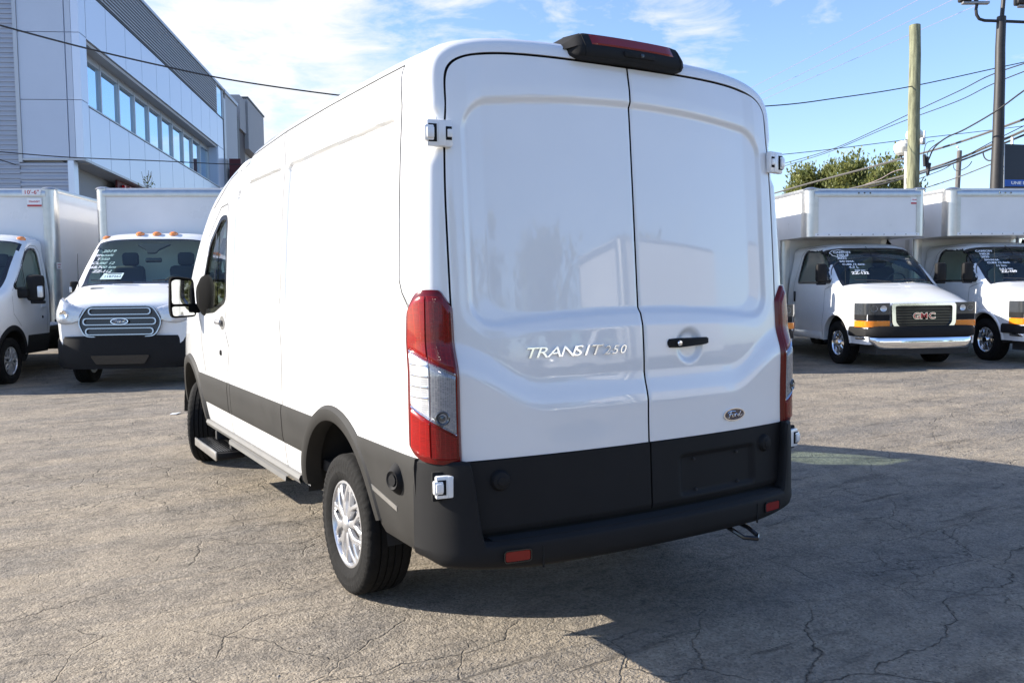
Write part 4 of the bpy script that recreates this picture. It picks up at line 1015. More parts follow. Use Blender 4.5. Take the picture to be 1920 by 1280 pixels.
def van_truck(label):
    r = thing('box_truck', label, 'truck', group='white box trucks parked in a row')
    H = pchip([-2.95, -2.2, -1.95, -1.8, -1.4, -1.02, -.95, -.6, -.25, -.08, -.03, 0], [2.13, 2.14, 2.10, 2.02, 1.72, 1.405, 1.375, 1.28, 1.17, 1.11, 1.085, 1.05])
    w = pchip([-2.95, -.9, -.5, -.22, -.10, -.04, 0], [1, 1, .998, .990, .980, .970, .945]); xs = pchip([.40, .6, .9, 1.2, 1.4, 1.7, 2.1], [.955, .975, .985, .975, .955, .90, .82])
    X = lambda y, z: xs(z)*w(y)
    win = rpoly([(-1.22, 1.42), (-1.66, 1.92), (-1.84, 2.00), (-2.38, 2.00), (-2.50, 1.90), (-2.56, 1.42)], .06, 4)
    ys = np.concatenate([np.arange(-2.95, -.2, .03), np.linspace(-.2, 0, 12)])
    L = truck_cab(r, X, H, .24, ys, win, (-1.83, -.99), (-.98, .40), .485, .40, xw=.83)
    for sg in (-1, 1):
        L.arch(sg, -.98, .40, .455, .51, 0, 180, .022).build('wheel_arch_trim', tpaint, r)
        b = MB(); L.ribbon(b, sg, [(-1.12, 1.38), (-1.42, 1.30), (-1.43, .95), (-1.50, .72), (-1.50, .42)], .007); L.ribbon(b, sg, [(-1.30, 1.55), (-1.70, 2.0), (-1.86, 2.07), (-2.40, 2.06), (-2.60, 1.92), (-2.72, 1.42), (-2.74, .5)], .007); b.build('panel_seam', seamm, r, 0)
        MB().box(L.side(sg, -2.64, 1.16, .010), (.022, .06, .20), .02).build('door_handle', gloss_black, r)
        MB().box((sg*.965, -2.1, .47), (.03, 1.1, .13), .012).build('sill_trim', tpaint, r)
        b = MB(); b.box((sg*1.00, -1.25, 1.44), (.14, .05, .03), .01); b.box((sg*1.115, -1.27, 1.585), (.20, .12, .33), .05); b.box((sg*1.115, -1.27, 1.395), (.16, .08, .04), .015); b.build('mirror', plast, r)
        tri = [(-1.18, 1.42), (-1.34, 1.66), (-1.46, 1.42)]; b = MB(); rows = [L.side(sg, y, z, .01) for y, z in tri]; rows2 = [L.side(sg, y, z, -.01) for y, z in tri]; b.add(rows+rows2, [(0, 1, 2), (0, 3, 4, 1), (1, 4, 5, 2), (2, 5, 3, 0)]); b.build('mirror_patch', plast, r, 0)
        path = [(sg*x, y) for x, y in ((.565, .032), (.76, .032), (.905, .018), (.972, -.040), (.996, -.14), (1.008, -.27))]
        hl = strip_wall(path, .885, 1.075).build('headlight', headl_dk, r, 40)
        for x in (.68, .83): MB().lathe([(0, .012), (.03, .014), (.045, .020), (.055, .024)], 16, frame((sg*x, .022-.02*(x > .7), .985), (sg*.1, 1, 0), None, (0, 0, 1)) @ Matrix.Diagonal((1, 1, .9, 1))).build('lamp_bowl', headl, hl)
        strip_wall(path, .79, .885).build('lamp_bezel', plast, r, 40)
        strip_wall([(x, y+.004) for x, y in path], .685, .785).build('turn_lamp', amber, r, 40)
        MB().box((sg*.66, .0, .60), (.13, .10, .10), .03).build('fog_lamp', gloss_black, r)
    cap = [(-1.0, -.50), (-.995, -.20), (-.95, -.02), (-.80, .10), (-.4, .15), (.4, .15), (.80, .10), (.95, -.02), (.995, -.20), (1.0, -.50)]
    rows = [[(x*s_, (y+.3)*s_-.3, z) for x, y in cap] for z, s_ in ((.525, .985), (.54, 1.0), (.65, 1.0), (.69, .975), (.70, .90))]
    b = MB(); b.grid(rows); b.add(rows[-1], [tuple(range(len(cap)))]); bm_ = b.build('front_bumper', plast, r, 35)
    ch = [(-.98, -.30), (-.95, -.05), (-.80, .085), (-.4, .135), (.4, .135), (.80, .085), (.95, -.05), (.98, -.30)]
    xsd = np.linspace(0, 1, 41); cx = np.interp(xsd*7, range(8), [p[0] for p in ch]); cy = np.interp(xsd*7, range(8), [p[1] for p in ch])
    rows = []
    for f_ in (0, .12, .5, .88, 1.0):
        rows.append([(x, y+(-.02 if f_ in (0, 1.0) else 0), .525-(.525-(.33+.15*float(sst(.72, .97, abs(x)))))*f_) for x, y in zip(cx, cy)])
    MB().grid(rows).build('chrome_face', chrome, bm_, 50)
    plan_solid([(-.85, -.4), (-.8, .05), (-.4, .10), (.4, .10), (.8, .05), (.85, -.4)], .24, .40, .02).build('lower_valance', under, bm_)
    m = frame((0, .030, .86), (-1, 0, 0), None, (0, 1, .03)); g = rpoly([(-.555, .205), (.555, .205), (.545, -.13), (.47, -.215), (-.47, -.215), (-.545, -.13)], .05, 5)
    gr = MB().prism([(p[0]*.9, p[1]*.85) for p in g], .006, m).build('grille', gloss_black, r, 0); b = MB(); b.ring(g, [(p[0]*.885, p[1]*.82-.0) for p in g], .045, m); b.build('grille_surround', chrome, gr, 30)
    for i in range(7): MB().box(m @ Vector((0, -.135+i*.045, .012)), (.95, .016, .014), .003, m.to_3x3()).build('grille_slat', plast, gr)
    for s_, dx in (('G', -.185), ('M', -.06), ('C', .085)):
        text('emblem_letter', s_, .135, chrome, gr, m @ Matrix.Translation((dx, -.046, .022)), .008, 0, 1.25, 'LEFT', .007); text('emblem_letter', s_, .135, gmc_red, gr, m @ Matrix.Translation((dx, -.046, .032)), .004, 0, 1.25, 'LEFT', .001)
    up = Vector((0, -.80, .64)).normalized()
    for p, q in (((.62, -1.02, 1.435), (.0, -.97, 1.415)), ((-.05, -.98, 1.42), (-.66, -1.03, 1.44))):
        MB().tube([Vector(p)+Vector((0, .0, .03)), Vector(p).lerp(Vector(q), .5)+Vector((0, .02, .03)), Vector(q)+Vector((0, .02, .01))], [.010, .013, .016], 6).build('wiper', gloss_black, r)
    MB().add([(-.66, -2.1, 2.12), (-.70, -2.25, 2.115), (-.62, -2.25, 2.12), (-.66, -2.26, 2.215)], [(0, 1, 3), (1, 2, 3), (2, 0, 3)]).build('aerial_fin', gloss_black, r, 0)
    MB().tube([(.86, -.88, 1.36), (.87, -.90, 2.0)], [.005, .003], 5).build('aerial', gloss_black, r)
    seats(r, -2.10, 1.05, (-.43, .43)); steering(r, (-.42, -1.55, 1.40)); MB().box((0, -1.22, 1.22), (1.55, .5, .24), .08).build('dashboard', dash_m, r); MB().box((0, -1.72, 1.90), (.24, .04, .07), .02).build('inside_mirror', gloss_black, r)
    for sg in (-1, 1): make_wheel(r, (sg*.84, -.98, .375), sg, 0, 'chrome', 60, .375, .12)
    chassis(r, -1.4, -7.0, -5.1); cargo_box(r, -3.0, -7.2, 1.14, .92, 3.12, (-1.78, 2.25), .20)
    b = MB()
    for x in (-.11, 0, .11): MB().lathe([(0, .012), (.014, .010), (.018, 0)], 10, frame((x+.07, -1.762, 3.035), (0, 1, 0), None, (0, 0, 1))).build('marker_lamp', headl_dk, r)
    sticker_on(r, 'lot_sticker', (-.93, -1.776, 2.90), .20, .14, (0, 1, 0), (-1, 0, 0), sticker, [('TRANSIT', .0, 1)], .034, redink, True)
    return r
TH = R(155.4); FD = Vector((-.417, -.909, 0)); LAT = Vector((.909, -.417, 0))
def place(p): return (p.x, p.y, gz(p.x, p.y))
Gp = at(1727, 650, 14.2); Gp.z = 0
SP = LAT*2.74
g0 = van_truck('white box truck with attic over the cab and red front letters, right of the van'); g0.location = place(Gp); g0.rotation_euler = (0, 0, TH)
g2 = dup(g0, place(Gp+SP), TH, 'white box truck cut off by the right edge, chrome wheel and marker writing showing'); g3 = dup(g0, place(Gp-LAT*3.12), TH, 'white box truck mostly hidden behind the big van, only mirror and amber lamp showing')
gu = (0, -.80, .64)
glass_text(g0, [('CAMION', .02, 1), ('NEUF', .06, 1.1), ('2025', .03, 1.1), ('SAVANA', .04, .85), ('CUBE 12 deck', .06, .85), ('4.3 L', .15, 1.1), ('225 km', .22, .8), ('ZZ-132', .13, 1.25)], (.73, -1.655, 1.935), gu, .076, .15, 1.16)
nv = Vector((0, .64, .80)); b = MB(); b.tube([Vector((.60, -1.66, 1.925))+Vector((-(.165+.012*math.sin(7*a))*math.cos(a), 0, 0))+Vector(gu).normalized()*((.105+.008*math.sin(6*a))*math.sin(a))+nv*.014 for a in np.linspace(0, 6.283, 50)], .006, 5); b.build('price_writing', marker, g0)
glass_text(g2, [('CAMION', .02, 1), ('NEUF', .06, 1), ('2025', .04, 1), ('SAVANA', .06, .9), ('CUBE 12 deck', .07, .9), ('11 km', .19, 1), ('6.6 L km', .21, .9), ('ZZ-109', .2, 1.2)], (.73, -1.655, 1.935), gu, .076, .15, 1.16)
Fp = at(227, 603, 12.7); Fp.z = 0
f0 = euro_truck('white box truck with chrome barred grille and pale permit card, left of the van'); f0.location = place(Fp); f0.rotation_euler = (0, 0, TH)
f1 = dup(f0, place(Fp-LAT*2.97), TH, "white box truck cut off by the left edge, with 10'-6\" height sign on its box")
f2 = dup(f0, place(Fp-LAT*5.9), TH, 'white box truck outside the left edge, shading the leftmost truck')
fu = (0, -.80, .70)
glass_text(f0, [('2019', .10, 1.1), ('transit', .02, 1.1), ('T350', .05, 1), ('CUBE 12', .0, 1), ('68,700 km', .0, 1), ('ZZ-112', .06, 1)], (.86, -1.56, 2.05), fu, .085, .3, 1.18)
mcard = frame((.47, -1.085, 1.665), (-1, .0, .03), None, (0, .70, .80)); cd = MB().prism([(-.17, -.07), (.15, -.07), (.17, .075), (-.13, .075)], .002, mcard).build('permit_card', paper, f0, 0)
text('printed_lettering', '1187262', .075, ink, cd, mcard @ Matrix.Translation((-.12, -.03, .003)), .0005); MB().box(mcard @ Vector((.03, .057, .003)), (.22, .016, .001), 0, mcard.to_3x3()).build('printed_band', ink, cd)
sticker_on(f1, 'height_sign', (-.80, -2.398, 3.13), .30, .105, (0, 1, 0), (-1, 0, 0), sticker, [("10'-6\"", -.034, 1)], .092, redink)
sticker_on(f1, 'lot_sticker', (-.84, -2.402, 2.955), .24, .15, (0, 1, 0), (-1, 0, 0), sticker, [('TRANSIT', .0, 1)], .04, redink, True)
sticker_on(f1, 'notice_sticker', (-1.155, -2.50, 1.88), .20, .11, (-1, 0, 0), (0, -1, 0), sticker, [('CLEARANCE', .015, .6), ("10'-6\"", -.035, 1)], .035, redink)
# trucks standing behind the photographer: the van's rear doors mirror them
bt = dup(f0, (2.5, -7.6, gz(2.5, -7.6)), R(88), 'white box truck behind the photographer, mirrored in the van rear doors')
for k in [q for q in bpy.data.objects if q.parent == bt and q.name.split('.')[0] in ('price_writing', 'permit_card')]:
    for c_ in list(k.children): bpy.data.objects.remove(c_)
    bpy.data.objects.remove(k)
for k in f0.children:                                   # this one's near mirror is folded in
    if k.name.startswith('mirror') and k.data.vertices[0].co.x > 0:
        k.scale = (.5, .5, .5); k.location = (.52, -.68, .74)
# ------------------------------------------------------------------ office building
BA = Vector((.433, .901, 0)).normalized(); BB = Vector((-BA.y, BA.x, 0))
C0 = Vector((-.32, 22.85, 0))
def BP(s_, t, z, drop=.040): return C0+BA*s_+BB*t+Vector((0, 0, z-drop*max(s_, 0)))
off = thing('office_building', 'long grey office building with a band of windows and ribbed metal cladding, upper left', 'building')
def slab(name, m, s0, s1, t0, t1, z0, z1, parent=None, drop=.04, smooth=0):
    v = [BP(s_, t, z, drop) for s_ in (s0, s1) for t in (t0, t1) for z in (z0, z1)]
    f = [(0, 1, 3, 2), (4, 6, 7, 5), (0, 4, 5, 1), (2, 3, 7, 6), (0, 2, 6, 4), (1, 5, 7, 3)]
    return link_mesh(name, v, f, m, parent or off, smooth)
def ribs(name, m, face, a0, a1, z0, z1, pitch, depth, base, drop=.04, parent=None, par=None):
    """ribbed sheet: horizontal ribs with flat pans; face 'R' runs along s at t=base, 'L' along t at s=base"""
    n = max(1, int(round((z1-z0)/pitch))); p = (z1-z0)/n; pr = []
    for i in range(n):
        z = z0+i*p
        for dz, d in ((0, 0), (.38, 0), (.50, 1), (.88, 1), (1.0, 0)): pr.append((z+dz*p, d*depth))
    k = max(1, int(abs(a1-a0)/6)); rows = []
    for z, d in pr:
        rows.append([(BP(a, base-d, z, drop) if face == 'R' else BP(base-d, a, z, drop)) for a in np.linspace(a0, a1, k+1)])
    return MB().grid(rows).build(name, m, parent or off, 0)
g0z = -.3
PX0 = .30                                        # bevelled corner strip
joints = [.47, 1.93, 3.48, 4.92, 6.39, 7.84, 9.23, 10.60, 11.95, 13.27, 14.50, 15.5]
g = .012
# right-hand face, three bands
for i in range(len(joints)-1):
    a, c = joints[i]+g, joints[i+1]-g
    slab('wall_panel', bpanel, a, c, 0, .05, 8.30+g, 9.62-g); slab('wall_panel', bpanel, a, c, 0, .05, 5.06, 6.50-g)
slab('backing_wall', trimd, .40, 15.6, .052, .10, 8.25, 9.64); slab('backing_wall', trimd, .40, 15.6, .052, .10, 5.05, 6.52)
slab('end_panel', bpanel, 14.52, 15.48, .0, .05, 6.50+g, 8.30-g)
# corner strip and left return
for z0, z1 in ((5.06, 6.57), (6.59, 8.32), (8.34, 11.05)):
    v = [BP(.0, .0, z0), BP(.455, .0, z0), BP(.455, .0, z1), BP(.0, .0, z1), BP(0, .2, z0), BP(.455, .2, z0), BP(.455, .2, z1), BP(0, .2, z1)]
    link_mesh('corner_panel', v, [(0, 1, 2, 3), (4, 7, 6, 5), (0, 4, 5, 1), (3, 2, 6, 7), (0, 3, 7, 4)], bpanel, off, 0)
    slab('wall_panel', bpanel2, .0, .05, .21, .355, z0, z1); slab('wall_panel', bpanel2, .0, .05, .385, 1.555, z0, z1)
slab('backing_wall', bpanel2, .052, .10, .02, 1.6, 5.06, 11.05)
slab('bottom_trim', mull, -.02, .45, -.015, 1.6, 5.00, 5.055)
slab('edge_trim', mull, -.03, .08, 1.56, 1.66, 4.95, 11.05)
# louvred parapet and coping
ribs('ribbed_parapet', louv, 'R', .47, 14.45, 9.66, 10.90, .105, .05, .03)
slab('ledge_trim', trimd, .46, 15.6, -.02, .06, 9.625, 9.655); slab('roof_coping', mull, .40, 15.9, -.06, .35, 10.92, 11.02)
slab('parapet_backing', louv, .46, 15.6, .05, .12, 9.6, 10.95)
slab('end_window_frame', mull, 14.46, 14.56, -.01, .06, 9.66, 10.9); slab('window_pane', bglass, 14.58, 15.45, .02, .05, 9.70, 10.85); slab('end_window_frame', mull, 15.47, 15.6, -.01, .06, 9.66, 10.9)
# recessed ribbon window
D_ = .42
slab('soffit', soff, .47, 14.5, .05, D_+.1, 8.20, 8.29); slab('window_sill', mull, .46, 14.5, -.02, D_+.1, 6.505, 6.545); slab('reveal', bpanel2, 14.42, 14.5, .03, D_+.1, 6.55, 8.2)
ms = [.50, .98, 2.42, 3.87, 5.26, 6.64, 8.00, 9.30, 10.64, 11.92, 13.05, 14.40]
for i in range(len(ms)-1):
    slab('window_pane', bglass, ms[i]+.03, ms[i+1]-.03, D_+.02, D_+.05, 6.60, 8.02); slab('mullion', mull, ms[i+1]-.035, ms[i+1]+.035, D_-.05, D_+.06, 6.55, 8.20)
slab('window_head', mull, .47, 14.45, D_-.03, D_+.06, 8.02, 8.2); slab('window_foot', mull, .47, 14.45, D_-.03, D_+.06, 6.545, 6.60); slab('dark_room', trimd, .47, 14.45, D_+.3, D_+.4, 6.5, 8.3)
# ground floor set back under the overhang
slab('overhang_soffit', soff, .46, 15.5, .06, 1.7, 4.98, 5.04); slab('overhang_edge', mull, .02, 15.5, -.02, .06, 4.99, 5.055)
ribs('ribbed_wall', corr, 'R', .5, 15.5, g0z, 4.97, .175, .04, 1.25, .04); slab('inner_wall', corr, .3, 15.5, 1.3, 1.4, g0z, 4.97)
slab('entrance_post', bpanel, -.03, .25, .265, .42, g0z, 4.99)
# ribbed wall left of the panels
ribs('ribbed_wall', corr, 'L', 1.66, 14, g0z, 11.0, .125, .035, .06, 0); ribs('ribbed_wall', corr, 'L', .42, 1.66, g0z, 4.95, .175, .035, .06, 0)
slab('rear_mass', roofm, .12, 15.4, .6, 14, g0z, 10.6); slab('roof_coping', mull, -.02, .4, 1.66, 14, 11.0, 11.1, None, 0)
# red sign letters under the overhang
sg_ = thing('shop_sign', 'red shop sign letters under the overhang of the grey office building', 'sign')
def put(o, par): o.parent = par; return o
for i, ch in enumerate('WINN'):
    p = BP(3.35+i*.74, .17, 4.08); text('sign_letter', ch, 1.12, sign_red, sg_, frame(p, BA, None, -BB), .04, 0, .85, 'LEFT', .02)
slab('sign_board', sign_maroon, 3.0, 7.2, .22, .28, 3.9, 4.97, sg_)
# ------------------------------------------------------------------ building behind it
an = thing('annex_building', 'plain grey block with a dark brown strip at the far end of the office building', 'building')
slab('wall', agrey, 16.0, 18.25, -.02, 6, g0z, 10.85, an); slab('roof_coping', mull, 15.75, 18.3, -.08, 6, 10.86, 11.0, an); slab('side_strip', mull, 15.62, 15.98, -.03, .3, g0z, 10.6, an)
slab('wall', agrey2, 20.35, 24.3, -.10, 7, 9.3, 11.75, an); slab('wall', agrey2, 19.0, 20.3, .0, 7, 10.0, 11.6, an); slab('wall', agrey2, 20.6, 24.3, .3, 7, g0z, 9.28, an); slab('roof_coping', trimd, 20.3, 24.4, -.14, 7, 11.76, 11.84, an)
slab('brown_strip', brown, 18.9, 20.34, .1, 3, g0z, 9.98, an); slab('downpipe', trimd, 18.4, 18.75, .0, .3, g0z, 10.4, an)
bs = thing('blade_sign', 'tall narrow maroon sign with white and red lettering beyond the office building', 'sign')
slab('sign_face', sign_maroon, 15.95, 16.25, -.62, -.12, 4.2, 8.0, bs); slab('sign_panel', white_m, 16.26, 17.6, -.40, -.20, 4.6, 7.7, bs)
for i, (z, m_) in enumerate(((7.1, sign_red), (6.3, ink), (5.5, sign_red))): slab('printed_band', m_, 16.45, 17.3, -.415, -.405, z-.28, z, bs)
# ------------------------------------------------------------------ poles, sign, lamps
def base(p): return (p.x, p.y, gz(p.x, p.y))
def pole(name, label, a, b_, D, r0, r1, m, n=14):
    A = at(*a, D); B = at(*b_, D); x = A.lerp(B, -1.2*(A.z-gz(A.x, A.y))/max(.1, (B.z-A.z)) if False else 0)
    t = (A.z-gz(A.x, A.y))/(B.z-A.z); G = A-(B-A)*t
    root = thing(name, label, 'pole', (G.x, G.y, G.z)); H_ = B-G; k = 10
    pts = [H_*(i/k)+Vector((rnd.uniform(-.012, .012), rnd.uniform(-.012, .012), 0)) for i in range(k+1)]
    MB().tube(pts, [r0+(r1-r0)*i/k for i in range(k+1)], n).build('pole_shaft', m, root); return root, G
wp, wg = pole('utility_pole', 'greenish treated wood utility pole standing bare behind the right trucks', (1712, 350), (1716, 48), 30, .215, .185, wood_green, 18)
def rel(p, g_): return Vector(p)-g_
b = MB(); b.box(rel(at(1730, 265, 29.7), wg), (.16, .12, .22), .02); b.box(rel(at(1733, 255, 29.7), wg), (.05, .05, .35), .01); b.build('cable_bracket', steel, wp)
for i, q in enumerate(((1734, 298), (1739, 302), (1744, 314))): b = MB(); b.tube([rel(at(q[0]-1, q[1]-8, 29.5), wg), rel(at(q[0]+(0, 0, -5)[i], q[1]+14, 29.5), wg)], .055, 8); b.build('splice_sleeve', wire_m, wp)
lp, lg = pole('lamp_post', 'thin white post with two white lamp heads behind the wooden pole', (1698, 350), (1699, 285), 30.6, .07, .06, lampw, 10)
for px, py, s_ in ((1692, 277, 1), (1715, 253, 1.25)):
    c = rel(at(px, py, 30.9), lg); b = MB(); b.lathe([(0, .22), (.16, .20), (.28, .08), (.30, -.05), (.20, -.24), (.08, -.30)], 18, Matrix.Translation(c) @ Matrix.Rotation(R(-90+12), 4, 'Y')); b.build('lamp_head', lampw, lp)
b = MB(); b.tube([rel(at(1685, 285, 30.9), lg), rel(at(1690, 296, 30.9), lg), rel(at(1700, 304, 30.7), lg), rel(at(1700, 345, 30.5), lg)], .018, 6); b.build('lamp_cable', wire_m, lp)
b = MB(); b.tube([rel(at(1698, 262, 30.9), lg), rel(at(1699, 300, 30.9), lg)], .05, 8); b.tube([rel(at(1704, 255, 30.9), lg), rel(at(1702, 300, 30.9), lg)], .045, 8); b.build('lamp_arm', lampw, lp)
fp_, fg = pole('utility_pole', 'distant thin grey wooden pole between the wooden pole and the dark sign', (1795, 352), (1799, 283), 62, .20, .17, wood_grey, 10); fp_['group'] = 'utility poles behind the trucks'; wp['group'] = 'utility poles behind the trucks'
b = MB(); b.tube([rel(at(1799, 284, 62), fg), rel(at(1796, 277, 62), fg)], .03, 6); b.lathe([(0, .12), (.08, .08), (.09, 0), (0, -.05)], 10, frame(rel(at(1795.5, 277, 62), fg), (0, 0, 1), None, (1, 0, 0))); b.build('insulator', lampw, fp_)
sp, sgp = pole('sign_pole', 'dark steel sign pole with floodlight arms and a black board reading UNE E', (1868, 350), (1878, 32), 26, .215, .13, polem, 14)
sp['category'] = 'pole sign'
b = MB(); b.tube([rel(at(1878, 40, 26), sgp), rel(at(1884, -30, 26), sgp)], .062, 10); b.build('mast', polem, sp)
b = MB(); b.tube([rel(at(*q, 26), sgp) for q in ((1832, 8), (1830, 18), (1831, 28), (1836, 36), (1846, 39), (1878, 40), (1925, 42), (1990, 44))], .045, 10); b.build('arm', polem, sp)
def flood(px, py):
    q = rel(at(px, py, 26), sgp); m = frame(q, tuple(CR*.97+CU*.2), None, tuple(CU)); b = MB(); b.box(m @ Vector((0, 0, 0)), (.80, .14, .07), .01, m.to_3x3()); br = b.build('floodlight_bracket', steel, sp)
    b = MB(); b.box(m @ Vector((-.30, .0, .16)), (.36, .30, .24), .05, m.to_3x3()); b.box(m @ Vector((.02, .0, .10)), (.10, .12, .14), .02, m.to_3x3()); b.build('floodlight', polem, br)
flood(1829, 6); flood(1934, 12)
c = [at(q[0], q[1], 26.5) for q in ((1881, 267), (1990, 272), (1990, 352), (1880, 352))]
nrm = (c[1]-c[0]).cross(c[2]-c[0]).normalized(); nrm = nrm if nrm.dot(CAM-c[0]) > 0 else -nrm
def board(name, m, q, dp, offv, par):
    pts = [rel(at(x, y, 26.5), sgp)+nrm*offv for x, y in q]; v = pts+[p-nrm*dp for p in pts]
    return link_mesh(name, v, [(0, 1, 2, 3), (7, 6, 5, 4), (0, 4, 5, 1), (1, 5, 6, 2), (2, 6, 7, 3), (3, 7, 4, 0)], m, par, 0)
bd = board('sign_board', sign_dark, ((1883, 270), (1990, 274), (1990, 352), (1882, 352)), .5, 0, sp); board('sign_side', polem, ((1874, 268), (1883, 269), (1882, 352), (1872, 352)), .4, -.02, sp); board('sign_stripe', sign_blue, ((1884, 337), (1990, 338), (1990, 350), (1884, 349.5)), .04, .02, bd); board('sign_edge', mull, ((1882.4, 269), (1884, 269), (1883, 352), (1881.6, 352)), .1, .012, bd)
p0 = rel(at(1895, 345.8, 26.5), sgp)+nrm*.025; text('sign_lettering', 'UNE E', .125, sticker, bd, frame(p0, (at(1990, 346.8, 26.5)-at(1895, 345.8, 26.5)), None, nrm), .004, 0, 1.25, 'LEFT', .004)
b = MB(); b.box(rel(at(1898, 264, 26.6), sgp), (.06, .06, .22), .01); b.build('sign_clip', lampw, sp)
# ------------------------------------------------------------------ wires
def wire(label, q, D0, D1, r, m=None, n=5, group='overhead wires'):
    k = len(q); pts = []
    for i in range(k-1):
        for j in range(8):
            t = (i+j/8)/(k-1); a = q[max(i-1, 0)]; b_ = q[i]; c_ = q[i+1]; d = q[min(i+2, k-1)]; u = j/8
            f = lambda e: .5*((2*b_[e])+(-a[e]+c_[e])*u+(2*a[e]-5*b_[e]+4*c_[e]-d[e])*u*u+(-a[e]+3*b_[e]-3*c_[e]+d[e])*u**3)
            pts.append(at(f(0), f(1), D0+(D1-D0)*t))
    pts.append(at(*q[-1], D1)); o = MB().tube(pts, r, n).build('overhead_wire', m or wire_m)
    return tag(o, label, 'wire', group)
wire('dark twisted cable from upper left past the office building to the wooden pole', [(-60, 30), (0, 48), (150, 88), (300, 123), (450, 153), (680, 184), (900, 200), (1180, 210), (1440, 199), (1570, 184), (1705, 163), (1868, 128), (1990, 102)], 14, 33, .018)
wire('thin wire along the bottom of the office window band that passes under the lamp heads', [(-60, 281), (0, 285), (128, 295), (300, 302), (430, 308), (620, 312), (900, 316), (1180, 310), (1465, 290), (1703, 262), (1868, 243), (1990, 227)], 17, 33, .012)
wire('wire drooping over the box of the leftmost truck', [(-60, 286), (0, 300), (60, 318), (160, 340), (215, 352), (330, 366), (620, 392), (980, 385), (1340, 352)], 17.5, 46, .014)
wire('topmost of three pale thin power lines in the right sky', [(700, 505), (1060, 333), (1250, 245), (1418, 160), (1720, 1), (1900, -96)], 84, 34, .011, wire_pale)
wire('middle one of three pale thin power lines in the right sky', [(700, 515), (1060, 350), (1250, 262), (1431, 174), (1786, 0), (1960, -88)], 84, 34, .011, wire_pale)
wire('lowest of three pale thin power lines, ending at the floodlight arm', [(700, 525), (1060, 367), (1250, 277), (1436, 185), (1816, 17), (1900, -22)], 84, 34, .011, wire_pale)
wire('upper strand of the twisted pair rising to the dark sign pole', [(820, 450), (1200, 376), (1380, 330), (1465, 308), (1560, 280), (1640, 245), (1703, 215), (1800, 170), (1868, 137), (1990, 98)], 66, 24, .020)
wire('lower strand of the twisted pair rising to the dark sign pole', [(820, 462), (1200, 386), (1380, 336), (1465, 313), (1560, 283), (1650, 245), (1703, 224), (1800, 188), (1868, 155), (1990, 108)], 66, 24, .018)
wire('black drop cable sagging from upper right to the wooden pole sleeves', [(1990, 122), (1920, 170), (1868, 208), (1810, 242), (1775, 258), (1752, 277), (1741, 300)], 23, 29.4, .024)
wire('thin black loop falling onto the middle splice sleeve', [(1775, 258), (1756, 270), (1742, 282), (1737, 296)], 29.0, 29.4, .016)
wire('small wire loop beside the wooden pole reaching the upper sleeve', [(1752, 264), (1738, 268), (1733, 282), (1732, 292)], 29.2, 29.4, .012)
wire('thick grey cable from the tree to the right edge above the dark board', [(1440, 366), (1510, 346), (1600, 322), (1690, 298), (1780, 273), (1868, 243), (1990, 198)], 44, 24, .040, wire_grey)
wire('upper cable of the thick bundle running behind the sign pole', [(1500, 374), (1600, 353), (1690, 331), (1735, 319), (1800, 297), (1868, 268), (1990, 214)], 44, 25, .045, wire_grey)
wire('lower cable of the thick bundle running behind the sign pole', [(1500, 381), (1600, 358), (1690, 336), (1735, 323), (1800, 302), (1868, 275), (1990, 224)], 43.8, 25, .035, wire_m)
wire('pale service wire crossing the dark tree crown', [(1560, 366), (1640, 340), (1675, 322), (1700, 316)], 44, 32, .016, wire_pale)
wire('thin black wire below the bundle with small clamps', [(1722, 336), (1745, 327), (1770, 317), (1795, 302), (1868, 262), (1990, 202)], 29.6, 25, .014)
wire('low cable rising from the truck roof to the sign pole', [(1700, 362), (1740, 351), (1800, 331), (1868, 304)], 33, 26, .020, wire_grey)
wire('short black tail hanging from the pole down behind the truck', [(1733, 332), (1729, 338), (1727, 346), (1725, 356)], 29.6, 29.8, .018)
wire('slack loop hanging from the distant thin pole', [(1787, 308), (1790, 318), (1800, 320), (1815, 312), (1822, 303)], 50, 40, .022)
wire('small cable loop left of the dark sign pole', [(1843, 286), (1846, 296), (1853, 301), (1862, 300)], 27, 26.4, .022)
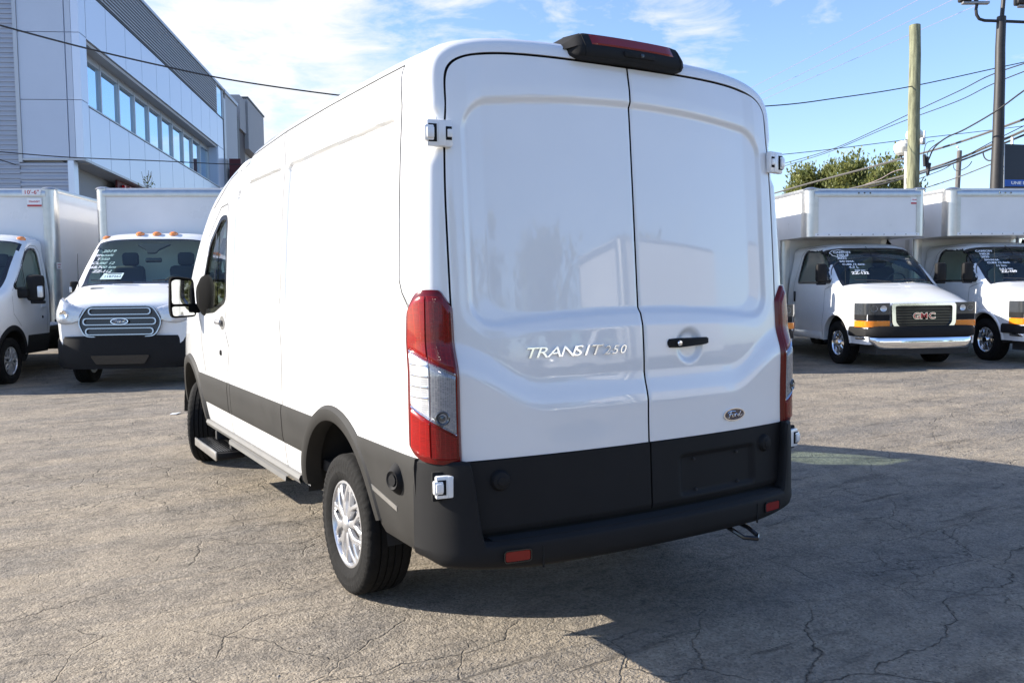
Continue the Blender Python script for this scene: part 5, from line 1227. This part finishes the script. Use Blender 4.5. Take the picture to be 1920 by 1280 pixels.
# ------------------------------------------------------------------ trees
def tree(name, label, c, h, w, n, seed, tall=.55, group='trees', leafsize=.22, up=.75):
    r_ = random.Random(seed); root = thing(name, label, 'tree', (c.x, c.y, gz(c.x, c.y)), 0, group)
    b = MB(); b.tube([(0, 0, -.2), (.05, .02, h*.3), (0, .05, h*.62), (.02, 0, h*.92)], [h*.022, h*.017, h*.010, .02], 9)
    limbs = []
    for i in range(46):
        z = h*r_.uniform(.22, .86); a = r_.random()*6.283; l = w*(.36+.22*r_.random())*math.sin(min(1, (1.04-z/h)*1.35)*math.pi/2)
        p0 = Vector((0, .03, z)); p1 = p0+Vector((math.cos(a)*l*.55, math.sin(a)*l*.55, l*.25)); p2 = p0+Vector((math.cos(a)*l*.95, math.sin(a)*l*.95, l*(.45+up*.7)))
        b.tube([p0, p1, p2], [h*.006, h*.0035, .012], 5); limbs.append((p0, p1, p2, l))
    b.build('trunk', bark, root)
    f = MB(); v = []; fc = []
    for i in range(n):
        p0, p1, p2, l = r_.choice(limbs); t = r_.random()**.55; q = p0.lerp(p1, t*2) if t < .5 else p1.lerp(p2, t*2-1)
        ext = Vector((r_.gauss(0, .16), r_.gauss(0, .16), abs(r_.gauss(0, .30))*up+r_.gauss(0, .08)))*w*.30*(.4+.6*t); q = q+ext
        d = Vector((r_.gauss(0, .45), r_.gauss(0, .45), up+r_.gauss(0, .35))).normalized(); s_ = leafsize*r_.uniform(.6, 1.5)
        e = d.cross(Vector((r_.random()-.5, r_.random()-.5, r_.random()-.5))).normalized()*s_*.24; o = len(v)
        v += [q, q+d*s_*.5+e, q+d*s_, q+d*s_*.5-e]; fc.append((o, o+1, o+2, o+3))
    f.add(v, fc); f.build('crown', leaf, root, 0); return root
def tree_at(px, py, D, h=None, **k):
    p = at(px, py, D); g_ = Vector((p.x, p.y, 0)); return g_, p.z-gz(p.x, p.y)
for nm, lb, px, py, D, w, n, sd in (('leafy_tree', 'green tree with upright sprays behind the right trucks, nearest the wooden pole', 1632, 312, 52, 5.8, 20000, 3), ('leafy_tree', 'green tree with upright sprays behind the right trucks, left of the taller one', 1532, 320, 54, 5.0, 17000, 5), ('leafy_tree', 'low dark green tree top just right of the van rear corner', 1490, 346, 56, 3.0, 6000, 8)):
    g_, h = tree_at(px, py, D); tree(nm, lb, g_, h, w, n, sd, group='green trees behind the right trucks')
g_, h = tree_at(277, 329, 21.5)
sap = thing('sapling', 'thin bare sapling top rising in front of the office building', 'tree', (g_.x, g_.y, gz(g_.x, g_.y)))
b = MB(); b.tube([(0, 0, -.1), (.03, 0, h*.4), (-.02, .02, h*.75), (.0, 0, h)], [.03, .025, .018, .008], 6); r_ = random.Random(4)
for i in range(26):
    z = h*r_.uniform(.55, .99); a = r_.random()*6.28; l = r_.uniform(.08, .26); b.tube([(0, 0, z), (math.cos(a)*l*.6, math.sin(a)*l*.6, z+l*.6), (math.cos(a)*l*.7, math.sin(a)*l*.7, z+l*1.2)], [.008, .006, .004], 4)
b.build('trunk', bark, sap)
b = MB(); v = []; fc = []
for i in range(60):
    z = h*r_.uniform(.75, 1.0); q = Vector((r_.gauss(0, .10), r_.gauss(0, .10), z)); e = Vector((r_.gauss(0, 1), r_.gauss(0, 1), r_.gauss(0, 1))).normalized()*.05; d = Vector((r_.gauss(0, 1), r_.gauss(0, 1), 1)).normalized()*.09; o = len(v); v += [q, q+e*.5+d*.5, q+d, q-e*.5+d*.5]; fc.append((o, o+1, o+2, o+3))
b.add(v, fc); b.build('leaves', leaf, sap, 0)
# unseen hedge added behind the photographer, to darken the van's mirror glass
def hedge():
    r_ = random.Random(11); root = thing('hedge', 'tall green hedge behind the photographer, mirrored in the side mirror', 'hedge', (-1, -17, 0)); v = []; fc = []
    for i in range(9000):
        q = Vector((r_.uniform(-7, 5.5), r_.gauss(0, .45), r_.random()**.8*3.4)); d = Vector((r_.gauss(0, 1), r_.gauss(0, 1), r_.gauss(.4, 1))).normalized(); s_ = r_.uniform(.12, .3)
        e = d.cross(Vector((r_.random()-.5, r_.random()-.5, r_.random()-.5))).normalized()*s_*.35; o = len(v); v += [q, q+d*s_*.5+e, q+d*s_, q+d*s_*.5-e]; fc.append((o, o+1, o+2, o+3))
    MB().add(v, fc).build('foliage', leaf, root, 0)
    b = MB()
    for i in range(16): b.tube([(-7+i*.8, 0, -.3), (-6.9+i*.8, .1, 2.6)], [.05, .02], 5)
    b.build('stems', bark, root)['kind'] = 'stuff'
hedge()
# trees behind the photographer, mirrored in the van's doors
for i, (x, y, h, w) in enumerate(((-1, -26, 7, 8), (5, -34, 10, 9), (14, -32, 8, 8), (22, -27, 7, 7))):
    tree('leafy_tree', ('small', 'tallest', 'broad', 'low')[i]+' green tree behind the photographer, mirrored in the van rear doors', Vector((x, y, 0)), h, w, 2500, 20+i, group='trees behind the photographer', leafsize=.5, up=.4)
